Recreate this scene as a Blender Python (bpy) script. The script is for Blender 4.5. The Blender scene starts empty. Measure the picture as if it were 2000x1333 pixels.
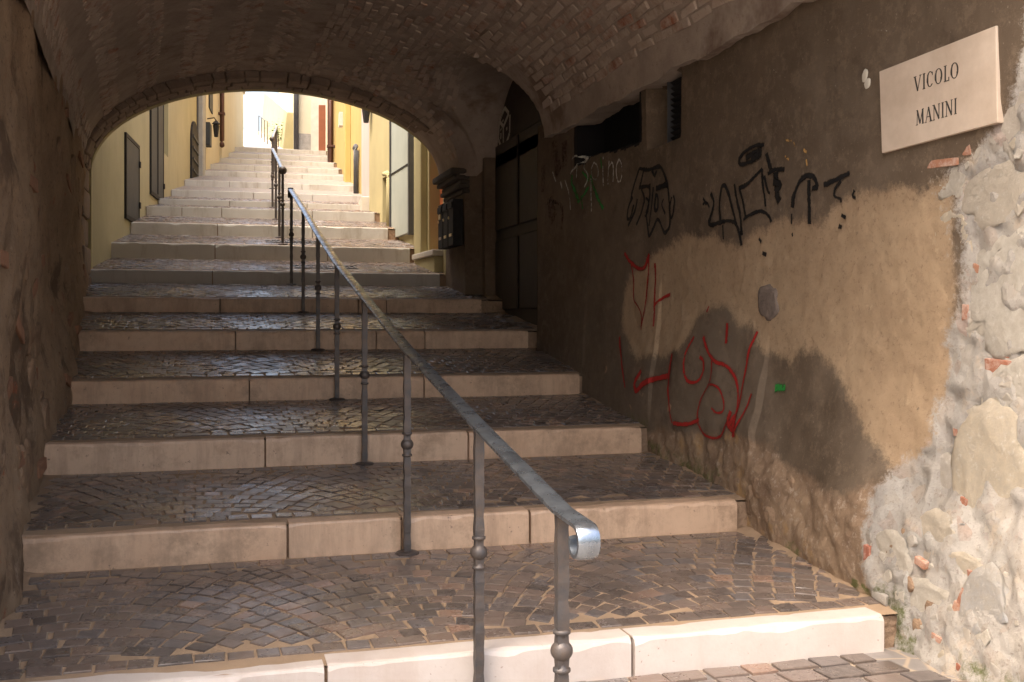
import bpy, bmesh, math, random
import numpy as np
from mathutils import Vector, Matrix
random.seed(7); RNG = np.random.default_rng(7)
S = bpy.context.scene; COL = S.collection
# ------------------------------------------------------------------ camera, sky, sun, exposure
PSI = math.radians(16.31); SP, CP = math.sin(PSI), math.cos(PSI)
FPX = 2050.0; HOR = 630.0; EYE = 1.31
cam = bpy.data.cameras.new('camera'); cam_o = bpy.data.objects.new('camera', cam); COL.objects.link(cam_o)
cam.sensor_width = 36; cam.lens = 36*FPX/2000; cam.shift_y = -(666.5-HOR)/2000
cam.clip_start = .05; cam.clip_end = 3000
cam_o.location = (0, 0, EYE); cam_o.rotation_euler = (math.pi/2, 0, -PSI)
S.camera = cam_o
SUN_EL, SUN_AZ = math.radians(66), math.radians(240)      # azimuth clockwise from +Y
w = bpy.data.worlds.new('World'); S.world = w; w.use_nodes = True
nt = w.node_tree; nt.nodes.clear()
sky = nt.nodes.new('ShaderNodeTexSky'); sky.sky_type = 'NISHITA'; sky.sun_disc = False
sky.sun_elevation = SUN_EL; sky.sun_rotation = SUN_AZ
sky.air_density = 1.3; sky.dust_density = 10.0; sky.ozone_density = 0.0
bg = nt.nodes.new('ShaderNodeBackground'); bg.inputs[1].default_value = .15
wo = nt.nodes.new('ShaderNodeOutputWorld')
nt.links.new(sky.outputs[0], bg.inputs[0]); nt.links.new(bg.outputs[0], wo.inputs[0])
sl = bpy.data.lights.new('sun', 'SUN'); sl.energy = .5; sl.angle = math.radians(45); sl.color = (1, .96, .91)
so = bpy.data.objects.new('sun', sl); COL.objects.link(so)
dv = Vector((math.sin(SUN_AZ)*math.cos(SUN_EL), math.cos(SUN_AZ)*math.cos(SUN_EL), math.sin(SUN_EL)))
so.rotation_euler = dv.to_track_quat('Z', 'Y').to_euler(); so.location = (0, 0, 30)
S.view_settings.view_transform = 'Standard'; S.view_settings.look = 'None'
S.view_settings.exposure = 2.15; S.view_settings.gamma = 1; S.view_settings.use_curve_mapping = False
S.render.engine = 'CYCLES'
S.cycles.use_denoising = True; S.cycles.max_bounces = 12; S.cycles.diffuse_bounces = 8; S.cycles.glossy_bounces = 4
S.cycles.transparent_max_bounces = 16; S.cycles.sample_clamp_indirect = 6

# ------------------------------------------------------------------ pixel helpers (a pixel gives a direction only)
def ray(px, py):
    a = (px-1000)/FPX; b = (HOR-py)/FPX
    return Vector((SP+a*CP, CP-a*SP, b))
def on_y(px, py, Y):
    r = ray(px, py); t = Y/r.y; return Vector((r.x*t, Y, r.z*t+EYE))
def on_x(px, py, X):
    r = ray(px, py); t = X/r.x; return Vector((X, r.y*t, r.z*t+EYE))
def on_line(px, py, p0, p1):
    r = ray(px, py); d = (p1[0]-p0[0], p1[1]-p0[1])
    den = r.x*d[1]-r.y*d[0]; t = (p0[0]*d[1]-p0[1]*d[0])/den
    return Vector((r.x*t, r.y*t, r.z*t+EYE))

# ------------------------------------------------------------------ numpy noise
def _h(ix, iy, s):
    n = (ix.astype(np.int64)*374761393 + iy.astype(np.int64)*668265263 + s*974634777) & 0xffffffff
    n = ((n ^ (n >> 13))*1274126177) & 0xffffffff
    n = n ^ (n >> 16)
    return (n & 0xffffff)/float(0xffffff)
def vnoise(x, y, s=0):
    x = np.asarray(x, float); y = np.asarray(y, float)
    ix = np.floor(x); iy = np.floor(y); fx = x-ix; fy = y-iy
    fx = fx*fx*(3-2*fx); fy = fy*fy*(3-2*fy)
    a = _h(ix, iy, s); b = _h(ix+1, iy, s); c = _h(ix, iy+1, s); d = _h(ix+1, iy+1, s)
    return (a*(1-fx)+b*fx)*(1-fy)+(c*(1-fx)+d*fx)*fy
def fbm(x, y, o=4, s=0):
    v = 0; am = .5; f = 1; t = 0
    for i in range(o):
        v = v+am*vnoise(np.asarray(x)*f, np.asarray(y)*f, s+i*17); t += am; am *= .5; f *= 2.03
    return v/t-.5
def sstep(a, b, x):
    t = np.clip((np.asarray(x, float)-a)/(b-a), 0, 1); return t*t*(3-2*t)
def inpoly(px, py, poly):
    r = np.zeros(px.shape, bool); n = len(poly)
    for i in range(n):
        x0, y0 = poly[i]; x1, y1 = poly[(i+1) % n]
        if y0 == y1: continue
        c = ((y0 > py) != (y1 > py)) & (px < (x1-x0)*(py-y0)/(y1-y0)+x0); r ^= c
    return r
def blur(m, n):
    for _ in range(n):
        p = np.pad(m, 1, mode='edge')
        m = (p[:-2, 1:-1]+p[2:, 1:-1]+p[1:-1, :-2]+p[1:-1, 2:]+4*p[1:-1, 1:-1])/8
    return m

# ------------------------------------------------------------------ materials
MATS = {}
class NB:
    def __init__(s, name):
        s.m = bpy.data.materials.new(name); s.m.use_nodes = True; s.t = s.m.node_tree
        s.b = s.t.nodes['Principled BSDF']; s.o = s.t.nodes['Material Output']; MATS[name] = s.m
    def n(s, typ, **kw):
        nd = s.t.nodes.new('ShaderNode'+typ)
        for k, v in kw.items(): setattr(nd, k, v)
        return nd
    def l(s, a, b): s.t.links.new(a, b)
    def pos(s): return s.n('NewGeometry').outputs['Position']
    def noise(s, scale, detail=5, rough=.6, vec=None, dist=0):
        nd = s.n('TexNoise'); nd.inputs['Scale'].default_value = scale; nd.inputs['Detail'].default_value = detail
        nd.inputs['Roughness'].default_value = rough; nd.inputs['Distortion'].default_value = dist
        s.l(vec or s.pos(), nd.inputs['Vector']); return nd.outputs[0]
    def ramp(s, fac, stops):
        r = s.n('ValToRGB'); e = r.color_ramp.elements
        while len(e) < len(stops): e.new(.5)
        for i, (p, c) in enumerate(stops):
            e[i].position = p; e[i].color = (c[0], c[1], c[2], 1) if hasattr(c, '__len__') else (c, c, c, 1)
        s.l(fac, r.inputs[0]); return r.outputs[0]
    def mix(s, fac, a, b, blend='MIX'):
        m = s.n('Mix', data_type='RGBA', blend_type=blend)
        for v, i in ((fac, 0), (a, 6), (b, 7)):
            if isinstance(v, (int, float)): m.inputs[i].default_value = v
            elif isinstance(v, tuple): m.inputs[i].default_value = (*v, 1)
            else: s.l(v, m.inputs[i])
        return m.outputs[2]
    def math(s, op, a, b=0.0, clamp=False):
        m = s.n('Math', operation=op, use_clamp=clamp)
        for i, v in enumerate((a, b)):
            if isinstance(v, (int, float)): m.inputs[i].default_value = v
            else: s.l(v, m.inputs[i])
        return m.outputs[0]
    def attr(s, name): return s.n('Attribute', attribute_name=name).outputs['Fac']
    def rnd(s):
        a = s.n('NewGeometry').outputs['Random Per Island']; b = s.n('ObjectInfo').outputs['Random']
        return s.math('FRACT', s.math('ADD', a, b))
    def stretch(s, v):
        mp = s.n('Mapping'); mp.inputs['Scale'].default_value = v; s.l(s.pos(), mp.inputs[0]); return mp.outputs[0]
    def fin(s, col, rough=.8, bump=None, bs=.3, bd=.01, metal=0, spec=.5):
        if isinstance(col, tuple): s.b.inputs['Base Color'].default_value = (*col, 1)
        else: s.l(col, s.b.inputs['Base Color'])
        if isinstance(rough, (int, float)): s.b.inputs['Roughness'].default_value = rough
        else: s.l(rough, s.b.inputs['Roughness'])
        s.b.inputs['Metallic'].default_value = metal; s.b.inputs['Specular IOR Level'].default_value = spec
        if bump is not None:
            b = s.n('Bump'); b.inputs['Strength'].default_value = bs; b.inputs['Distance'].default_value = bd
            s.l(bump, b.inputs['Height']); s.l(b.outputs[0], s.b.inputs['Normal'])
        return s.m

def simple(name, c1, c2, scale=6, rough=.8, bs=.3, bd=.006, bscale=60, metal=0, spec=.4, streak=False):
    q = NB(name)
    n1 = q.noise(scale, 6, .65); col = q.mix(q.ramp(n1, [(.3, 0), (.7, 1)]), c1, c2)
    if streak:
        n3 = q.noise(1, 5, .7, q.stretch((2.2, 2.2, .5)))
        col = q.mix(q.ramp(n3, [(.45, 0), (.75, .45)]), col, tuple(x*.62 for x in c1))
    return q.fin(col, rough, q.noise(bscale, 4), bs, bd, metal, spec)

# kerbs and setts

q = NB('cobble')
c = q.ramp(q.rnd(), [(0, (.05, .04, .038)), (.3, (.13, .092, .072)), (.5, (.085, .078, .082)), (.7, (.16, .11, .085)), (.9, (.115, .088, .078)), (1, (.24, .14, .095))])
c = q.mix(q.ramp(q.noise(35, 5, .7), [(.3, 0), (.75, .5)]), c, (.24, .20, .17))
c = q.mix(q.ramp(q.noise(1.3, 4, .6), [(.52, 0), (.68, .6)]), c, (.06, .05, .045))
q.fin(c, q.ramp(q.noise(3, 5, .7), [(.28, .12), (.72, .42)]), q.noise(70, 5, .7), .3, .003, spec=.7)
# sandy joints
q = NB('joint_sand')
c = q.mix(q.ramp(q.noise(4, 6, .7), [(.3, 0), (.7, 1)]), (.36, .25, .16), (.24, .165, .105))
c = q.mix(q.ramp(q.noise(1.1, 5, .6), [(.55, 0), (.7, .6)]), c, (.13, .095, .065))
q.fin(c, .75, q.noise(160, 4), .5, .006)
# kerb marble (pinkish limestone)
q = NB('kerb_marble')
c = q.mix(q.ramp(q.noise(5, 6, .65), [(.3, 0), (.72, 1)]), (.60, .40, .26), (.48, .30, .185))
c = q.mix(q.math('MULTIPLY', q.rnd(), .7), c, (.58, .42, .30))
c = q.mix(q.ramp(q.noise(45, 3, .6), [(.68, 0), (.74, .8)]), c, (.20, .13, .10))
st = q.noise(1, 6, .75, q.stretch((7, 1.5, 1.2)))
c = q.mix(q.ramp(st, [(.47, 0), (.72, .7)]), c, (.25, .165, .11))
c = q.mix(q.ramp(q.noise(14, 7, .8), [(.5, 0), (.68, .45)]), c, (.34, .23, .155))
c = q.mix(q.ramp(q.noise(2.4, 8, .8), [(.50, 0), (.64, .7)]), c, (.27, .18, .115))
c = q.mix(q.ramp(q.noise(19, 4, .7), [(.66, 0), (.70, .8)]), c, (.13, .085, .06))
q.fin(c, q.ramp(q.noise(9, 4), [(.3, .42), (.7, .62)]), q.noise(90, 4), .18, .004)
q = NB('kerb_daylit')  # same kerb marble, daylight on the lowest step painted in as paler colour
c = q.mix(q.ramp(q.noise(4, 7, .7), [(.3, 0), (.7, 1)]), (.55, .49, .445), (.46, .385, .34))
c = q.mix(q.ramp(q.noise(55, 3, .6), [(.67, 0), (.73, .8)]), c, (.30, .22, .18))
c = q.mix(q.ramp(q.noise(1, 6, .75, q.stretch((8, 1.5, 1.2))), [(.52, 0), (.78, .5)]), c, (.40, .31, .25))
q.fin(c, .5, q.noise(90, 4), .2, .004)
# old stained kerbs higher up the alley
q = NB('kerb_grey')
c = q.mix(q.ramp(q.noise(3, 6, .7), [(.35, 0), (.7, 1)]), (.54, .52, .48), (.40, .375, .335))
c = q.mix(q.rnd(), c, (.52, .50, .455))
st = q.noise(1, 6, .75, q.stretch((5, 1.5, 1.0)))
c = q.mix(q.ramp(st, [(.52, 0), (.74, .7)]), c, (.24, .18, .12))
q.fin(c, .55, q.noise(70, 4), .2, .004)
# right wall
q = NB('old_plaster')
P = q.pos()
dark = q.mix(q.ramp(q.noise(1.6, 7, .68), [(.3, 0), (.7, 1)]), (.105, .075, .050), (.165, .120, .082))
dark = q.mix(q.ramp(q.noise(1, 6, .7, q.stretch((3, 7, .6))), [(.55, 0), (.8, .3)]), dark, (.20, .148, .10))
dark = q.mix(q.ramp(q.noise(60, 3, .6), [(.66, 0), (.74, .6)]), dark, (.36, .29, .22))
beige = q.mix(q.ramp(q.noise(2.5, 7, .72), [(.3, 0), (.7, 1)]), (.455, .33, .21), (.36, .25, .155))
dark = q.mix(q.ramp(q.noise(.9, 5, .65), [(.46, 0), (.62, .6)]), dark, (.215, .165, .12))
dark = q.mix(q.ramp(q.noise(11, 7, .8), [(.5, 0), (.64, .55)]), dark, (.235, .172, .118))
dark = q.mix(q.ramp(q.noise(5, 6, .75), [(.58, 0), (.70, .6)]), dark, (.070, .050, .035))
beige = q.mix(q.ramp(q.noise(13, 7, .8), [(.5, 0), (.66, .6)]), beige, (.30, .205, .13))
beige = q.mix(q.ramp(q.noise(38, 5, .8), [(.56, 0), (.66, .75)]), beige, (.23, .155, .10))
beige = q.mix(q.ramp(q.noise(7, 5, .7), [(.62, 0), (.68, .55)]), beige, (.52, .39, .25))
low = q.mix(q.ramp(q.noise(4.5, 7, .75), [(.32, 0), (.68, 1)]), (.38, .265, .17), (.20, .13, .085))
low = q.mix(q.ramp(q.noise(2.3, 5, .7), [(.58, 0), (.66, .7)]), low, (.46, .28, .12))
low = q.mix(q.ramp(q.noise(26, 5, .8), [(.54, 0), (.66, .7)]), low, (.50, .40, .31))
rub = q.mix(q.ramp(q.noise(9, 7, .78), [(.3, 0), (.68, 1)]), (.49, .45, .40), (.34, .31, .285))
rub = q.mix(q.ramp(q.noise(4.2, 5, .7), [(.57, 0), (.66, .55)]), rub, (.60, .45, .30))
rub = q.mix(q.ramp(q.noise(17, 6, .8), [(.60, 0), (.68, .8)]), rub, (.30, .27, .25))
rub = q.mix(q.ramp(q.noise(6.7, 4, .6), [(.63, 0), (.70, .6)]), rub, (.50, .30, .25))
vr = q.n('TexVoronoi'); vr.inputs['Scale'].default_value = 15; q.l(q.mix(.12, P, q.n('TexNoise').outputs[1], 'ADD'), vr.inputs['Vector'])
chip = q.ramp(q.n('SeparateColor').outputs[0] if False else vr.outputs['Color'], [(0, (.25, .235, .225)), (.25, (.50, .46, .41)), (.5, (.56, .53, .48)), (.75, (.45, .375, .29)), (1, (.44, .28, .225))])
rub = q.mix(q.ramp(q.noise(6, 5, .7), [(.38, .05), (.62, .6)]), rub, chip)
rub = q.mix(q.ramp(q.noise(48, 6, .8), [(.55, 0), (.63, .75)]), rub, (.27, .23, .20))
jit = q.math('ADD', q.math('MULTIPLY', q.math('SUBTRACT', q.noise(6, 6, .75), .5), 1.5), q.math('MULTIPLY', q.math('SUBTRACT', q.noise(34, 7, .85), .5), 1.3))
def msk(name, lo=.42, hi=.58):
    return q.ramp(q.math('ADD', q.attr(name), jit), [(lo, 0), (hi, 1)])
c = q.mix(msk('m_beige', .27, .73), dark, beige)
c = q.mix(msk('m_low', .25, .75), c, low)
c = q.mix(msk('m_rubble', .36, .64), c, rub)
c = q.mix(q.math('MULTIPLY', msk('m_moss', .35, .75), q.ramp(q.noise(14, 5, .8), [(.42, 0), (.6, .9)])), c, (.105, .115, .03))
c = q.mix(msk('m_black', .3, .7), c, (.012, .011, .012))
hgt_ = q.math('ADD', q.math('MULTIPLY', q.noise(85, 9, .85), .75), q.math('MULTIPLY', q.math('MULTIPLY', q.noise(24, 8, .8), 2.2), q.math('ADD', q.math('MULTIPLY', q.attr('m_rubble'), 1.0), q.math('MULTIPLY', q.attr('m_low'), .7))))
q.fin(c, .88, hgt_, .8, .014, spec=.25)
# left wall
q = NB('rough_stone_wall')
c = q.mix(q.ramp(q.noise(2.6, 8, .72), [(.3, 0), (.7, 1)]), (.43, .305, .20), (.25, .17, .11))
c = q.mix(q.ramp(q.noise(1.5, 5, .7), [(.56, 0), (.64, .75)]), c, (.11, .07, .045))
c = q.mix(q.ramp(q.noise(4, 5, .7), [(.62, 0), (.68, .8)]), c, (.33, .11, .055))
c = q.mix(q.ramp(q.noise(5, 6, .75), [(.60, 0), (.70, .6)]), c, (.45, .35, .27))
c = q.mix(q.ramp(q.noise(34, 6, .8), [(.55, 0), (.65, .7)]), c, (.12, .08, .055))
c = q.mix(q.ramp(q.noise(21, 6, .8), [(.60, 0), (.68, .6)]), c, (.46, .36, .27))
q.fin(c, .9, q.noise(45, 9, .85), 1, .02, spec=.2)
# vault
q = NB('vault_limewash')
c = q.mix(q.ramp(q.noise(3.2, 8, .72), [(.3, 0), (.7, 1)]), (.50, .415, .345), (.32, .255, .205))
c = q.mix(q.ramp(q.noise(1.3, 5, .7), [(.57, 0), (.68, .7)]), c, (.17, .105, .075))
c = q.mix(q.ramp(q.noise(22, 6, .75), [(.58, 0), (.70, .7)]), c, (.22, .14, .10))
c = q.mix(q.ramp(q.noise(6, 5, .7), [(.62, 0), (.70, .7)]), c, (.44, .35, .28))
q.fin(c, .9, q.noise(40, 9, .85), .9, .016, spec=.2)
q = NB('vault_brick')
c = q.ramp(q.rnd(), [(0, (.30, .22, .165)), (.3, (.44, .34, .265)), (.6, (.50, .40, .325)), (.82, (.36, .235, .17)), (.94, (.30, .14, .085)), (1, (.34, .12, .06))])
c = q.mix(q.ramp(q.noise(9, 7, .75), [(.34, 0), (.58, .85)]), c, (.53, .445, .375))
c = q.mix(q.ramp(q.noise(28, 5, .75), [(.58, 0), (.70, .7)]), c, (.16, .10, .075))
q.fin(c, .9, q.noise(60, 8, .85), .9, .012, spec=.2)
# rubble pieces
q = NB('rubble_stone')
c = q.ramp(q.rnd(), [(0, (.62, .56, .47)), (.35, (.68, .63, .55)), (.6, (.56, .51, .46)), (.8, (.66, .56, .42)), (1, (.42, .42, .43))])
c = q.mix(q.ramp(q.noise(16, 7, .8), [(.36, 0), (.66, .8)]), c, (.50, .44, .36))
c = q.mix(q.ramp(q.noise(34, 6, .8), [(.56, 0), (.68, .7)]), c, (.74, .70, .64))
q.fin(c, .9, q.noise(26, 10, .85), 1, .03, spec=.2)
q = NB('brick_red')
c = q.mix(q.rnd(), (.27, .095, .06), (.36, .18, .11))
c = q.mix(q.ramp(q.noise(22, 7, .75), [(.45, 0), (.68, .8)]), c, (.56, .45, .38))
q.fin(c, .9, q.noise(70, 6, .75), .6, .008, spec=.2)
simple('brick_brown', (.20, .10, .06), (.32, .17, .10), 9, .9, .7, .012, 50)
simple('wall_stone_brown', (.33, .225, .145), (.19, .125, .085), 6, .9, .9, .02, 35, spec=.2)
simple('voussoir_stone', (.31, .235, .18), (.18, .13, .10), 5, .9, .8, .015, 40, spec=.2)
simple('iron', (.055, .054, .058), (.10, .075, .06), 24, .48, .5, .004, 70, .35, .5)
q = NB('rail_steel')
c = q.mix(q.ramp(q.noise(20, 5, .7), [(.3, 0), (.7, 1)]), (.36, .40, .45), (.20, .225, .26))
q.fin(c, q.ramp(q.noise(14, 5), [(.3, .20), (.7, .38)]), q.noise(60, 4), .3, .003, .9)
simple('sign_marble', (.62, .51, .41), (.47, .37, .285), 5, .55, .25, .004, 60, streak=True)
simple('letter_paint', (.03, .026, .024), (.05, .045, .04), 30, .7, .1)
def spray(name, col, cover=.5):
    q = NB(name)
    e = q.attr('edge'); n = q.noise(48, 6, .8); n2 = q.noise(7, 4, .7)
    f = q.math('SUBTRACT', q.math('ADD', q.math('MULTIPLY', n, .9), q.math('MULTIPLY', n2, .5)), q.math('MULTIPLY', e, .62))
    f = q.ramp(f, [(.60-cover*.5, 0), (.78-cover*.5, 1)])
    tr = q.n('BsdfTransparent'); mx = q.n('MixShader')
    q.fin(col, .7, spec=.3)
    q.l(f, mx.inputs[0]); q.l(tr.outputs[0], mx.inputs[1]); q.l(q.b.outputs[0], mx.inputs[2]); q.l(mx.outputs[0], q.o.inputs[0])
spray('spray_red', (.32, .018, .014), .74); spray('spray_black', (.010, .009, .009), .75)
spray('spray_green', (.02, .20, .035), .6); spray('spray_white', (.58, .55, .48), .5)
spray('spray_maroon', (.05, .006, .012), .35); spray('chalk', (.50, .43, .34), .22); spray('spray_orange', (.50, .29, .10), .5)
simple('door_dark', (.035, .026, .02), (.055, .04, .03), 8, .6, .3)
simple('black_metal', (.016, .015, .015), (.028, .026, .025), 20, .7, .2, spec=.25)
simple('brass', (.45, .34, .14), (.55, .45, .2), 20, .35, .1, metal=.8)
simple('cornice_stone', (.085, .068, .052), (.055, .043, .034), 6, .85, .6, .01, 40)
simple('stucco_yellow_pale', (.44, .39, .235), (.37, .33, .195), 1.2, .85, .3, .004, 70, streak=True)
simple('stucco_cream', (.60, .55, .41), (.55, .49, .35), 1.4, .85, .3, .004, 70)
simple('stucco_orange', (.48, .35, .125), (.42, .30, .10), 1.4, .85, .3, .004, 70)
simple('stucco_ochre', (.46, .40, .21), (.39, .335, .18), 1.4, .85, .3, .004, 70, streak=True)
simple('stucco_pink', (.55, .44, .40), (.48, .40, .37), 2, .85, .3, .004, 70, streak=True)
simple('shutter_grey', (.030, .036, .044), (.045, .052, .060), 5, .6, .15, spec=.3)
simple('concrete_grey', (.42, .42, .40), (.30, .29, .27), 5, .85, .5, .01, 40, streak=True)
simple('downpipe_brown', (.075, .035, .027), (.10, .045, .033), 6, .5, .1, metal=.2)
simple('downpipe_dark', (.06, .06, .065), (.09, .09, .095), 6, .45, .1, metal=.3)
simple('door_pale', (.42, .45, .40), (.36, .39, .35), 2, .55, .15, streak=True)
simple('shutter_orange', (.52, .16, .06), (.46, .13, .045), 4, .55, .15)
simple('wood_orange', (.27, .085, .035), (.22, .07, .03), 5, .55, .15)
simple('stone_pale', (.60, .55, .46), (.50, .45, .37), 4, .75, .3)
simple('plinth_grey', (.36, .34, .31), (.24, .22, .20), 7, .85, .6, .01, 30)
simple('bare_stone', (.13, .10, .085), (.20, .155, .125), 25, .9, .8, .01, 60)
simple('roof_tile', (.36, .17, .10), (.28, .12, .07), 6, .85, .4)
simple('grate_iron', (.05, .05, .05), (.08, .08, .08), 20, .5, .2, metal=.5)
q = NB('leaf_green'); q.fin(q.mix(q.rnd(), (.06, .12, .025), (.12, .20, .05)), .6)
q = NB('street_paving')
vo = q.n('TexVoronoi', feature='DISTANCE_TO_EDGE'); vo.inputs['Scale'].default_value = 8; q.l(q.pos(), vo.inputs['Vector'])
c = q.mix(q.ramp(q.noise(3, 6, .7), [(.3, 0), (.7, 1)]), (.22, .20, .185), (.14, .125, .118))
c = q.mix(q.ramp(vo.outputs[0], [(.02, 1), (.07, 0)]), c, (.30, .24, .18))
q.fin(c, .6, vo.outputs[0], .4, .02)

# ------------------------------------------------------------------ mesh helpers
class MB:
    def __init__(s): s.v = []; s.f = []
    def add(s, vs, fs):
        o = len(s.v); s.v.extend(tuple(v) for v in vs); s.f.extend(tuple(i+o for i in f) for f in fs)
    def box(s, x0, x1, y0, y1, z0, z1):
        s.add([(x, y, z) for z in (z0, z1) for y in (y0, y1) for x in (x0, x1)],
              [(0, 2, 3, 1), (4, 5, 7, 6), (0, 1, 5, 4), (2, 6, 7, 3), (0, 4, 6, 2), (1, 3, 7, 5)])
    def mbox(s, M, x0, x1, y0, y1, z0, z1):
        s.add([M @ Vector((x, y, z)) for z in (z0, z1) for y in (y0, y1) for x in (x0, x1)],
              [(0, 2, 3, 1), (4, 5, 7, 6), (0, 1, 5, 4), (2, 6, 7, 3), (0, 4, 6, 2), (1, 3, 7, 5)])
    def rings(s, rs, cap=True, close=True):
        n = len(rs[0]); o = len(s.v)
        for r in rs: s.v.extend(tuple(p) for p in r)
        for i in range(len(rs)-1):
            for j in range(n if close else n-1):
                k = (j+1) % n
                s.f.append((o+i*n+j, o+i*n+k, o+(i+1)*n+k, o+(i+1)*n+j))
        if cap:
            s.f.append(tuple(o+j for j in reversed(range(n)))); s.f.append(tuple(o+(len(rs)-1)*n+j for j in range(n)))
    def tube(s, pts, r, seg=10):
        pts = [Vector(p) for p in pts]; rs = []
        for i, p in enumerate(pts):
            d = (pts[min(i+1, len(pts)-1)]-pts[max(i-1, 0)]).normalized()
            u = d.cross(Vector((0, 0, 1)) if abs(d.z) < .95 else Vector((1, 0, 0))).normalized(); v = d.cross(u)
            rs.append([p+(u*math.cos(t)+v*math.sin(t))*r for t in [2*math.pi*k/seg for k in range(seg)]])
        s.rings(rs)
    def lathe(s, prof, cx=0, cy=0, seg=14, sq=None):
        rs = []
        for r, z in prof: rs.append([(cx+r*math.cos(2*math.pi*k/seg), cy+r*math.sin(2*math.pi*k/seg), z) for k in range(seg)])
        s.rings(rs)
    def mesh(s, name):
        m = bpy.data.meshes.new(name); m.from_pydata(s.v, [], s.f); m.update(); return m
    def build(s, name, mat, parent=None, smooth=False, bevel=0, seg=2):
        m = s.mesh(name)
        b = bmesh.new(); b.from_mesh(m); bmesh.ops.recalc_face_normals(b, faces=b.faces)
        if bevel: bmesh.ops.bevel(b, geom=b.edges[:], offset=bevel, segments=seg, affect='EDGES', profile=.6)
        b.to_mesh(m); b.free()
        return link(name, m, mat, parent, smooth)
def link(name, m, mat, parent=None, smooth=False):
    if mat and not m.materials: m.materials.append(MATS[mat])
    if smooth: m.polygons.foreach_set('use_smooth', [True]*len(m.polygons))
    o = bpy.data.objects.new(name, m); COL.objects.link(o)
    if parent: o.parent = parent
    return o
def tag(o, label, cat, group=None, kind=None):
    o['label'] = label; o['category'] = cat
    if group: o['group'] = group
    if kind: o['kind'] = kind
    return o
def empty(name, loc=(0, 0, 0), rz=0):
    o = bpy.data.objects.new(name, None); COL.objects.link(o); o.location = loc; o.rotation_euler = (0, 0, rz); o.empty_display_size = .2
    return o
def gridmesh(X, Y, Z, attrs=None, name='grid', flip=False, skip=None):
    n, m = X.shape
    co = np.stack([X, Y, Z], -1).reshape(-1, 3)
    i = np.arange(n*m).reshape(n, m)
    q4 = np.stack([i[:-1, :-1], i[1:, :-1], i[1:, 1:], i[:-1, 1:]], -1).reshape(-1, 4)
    if flip: q4 = q4[:, ::-1]
    me = bpy.data.meshes.new(name)
    me.from_pydata(co.tolist(), [], q4.tolist())
    if attrs:
        for k, v in attrs.items():
            a = me.attributes.new(k, 'FLOAT', 'POINT'); a.data.foreach_set('value', np.ascontiguousarray(v.reshape(-1), dtype=np.float32))
    me.update(); return me

# ------------------------------------------------------------------ stair profile
T = [(1, 1240, 1248, 1322, 3.60), (2, 565, 1025, 1090, 4.95), (3, 518, 857, 912, 6.31), (4, 487, 742, 783, 7.68),
     (5, 460, 648, 684, 9.00), (6, 430, 583, 610, 10.39), (7, 415, 530, 555, 11.83), (8, 420, 478, 507, 13.15),
     (9, 420, 438, 461, 14.45), (10, 430, 407, 425, 15.75), (11, 500, 394.5, 405, 16.95), (12, 560, 378.5, 391, 18.5),
     (13, 560, 359, 370, 20.4), (14, 560, 340, 349, 23.0), (15, 560, 327, 336, 25.4), (16, 560, 315, 323, 27.9),
     (17, 560, 304, 312, 30.4), (18, 560, 292, 300, 33.0)]
STEP = []
for k, px, yt, yb, Y in T:
    STEP.append(dict(k=k, Y=Y, zt=on_y(px, yt, Y).z, zb=on_y(px, yb, Y).z))
STEP[0]['zb'] = 0.0
TOPZ = STEP[-1]['zt']
def floor_z(Y):
    Y = np.asarray(Y, float); xs = [-50, 3.599]; zs = [0, 0]
    for i, s in enumerate(STEP):
        xs += [s['Y']]; zs += [s['zt']]
        if i+1 < len(STEP): xs += [STEP[i+1]['Y']-.001]; zs += [STEP[i+1]['zb']]
    return np.interp(Y, xs, zs)
LX = ([2.5, 4.95, 6.31, 7.68, 9.0, 10.39, 11.83, 13.15, 14.45, 15.75, 23, 34], [-.62, -.784, -.88, -.95, -1.005, -1.12, -1.17, -1.07, -.93, -.80, -.12, .82])
RX = ([2.5, 3.6, 4.95, 6.31, 7.68, 9.0, 10.39, 11.83, 13.15, 14.45, 15.75, 18.5, 23, 34], [2.6, 2.60, 2.68, 2.73, 2.80, 2.79, 2.72, 2.60, 2.50, 2.44, 2.46, 2.66, 2.92, 3.70])
def lx(Y): return float(np.interp(Y, *LX))
def rx(Y): return float(np.interp(Y, *RX))

# ------------------------------------------------------------------ street
mb = MB(); mb.add([(-400, -400, 0), (400, -400, 0), (400, 400, 0), (-400, 400, 0)], [(0, 1, 2, 3)])
street = mb.build('street', 'street_paving'); tag(street, 'grey paved street at the foot of the stairs', 'street', kind='structure')

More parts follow.
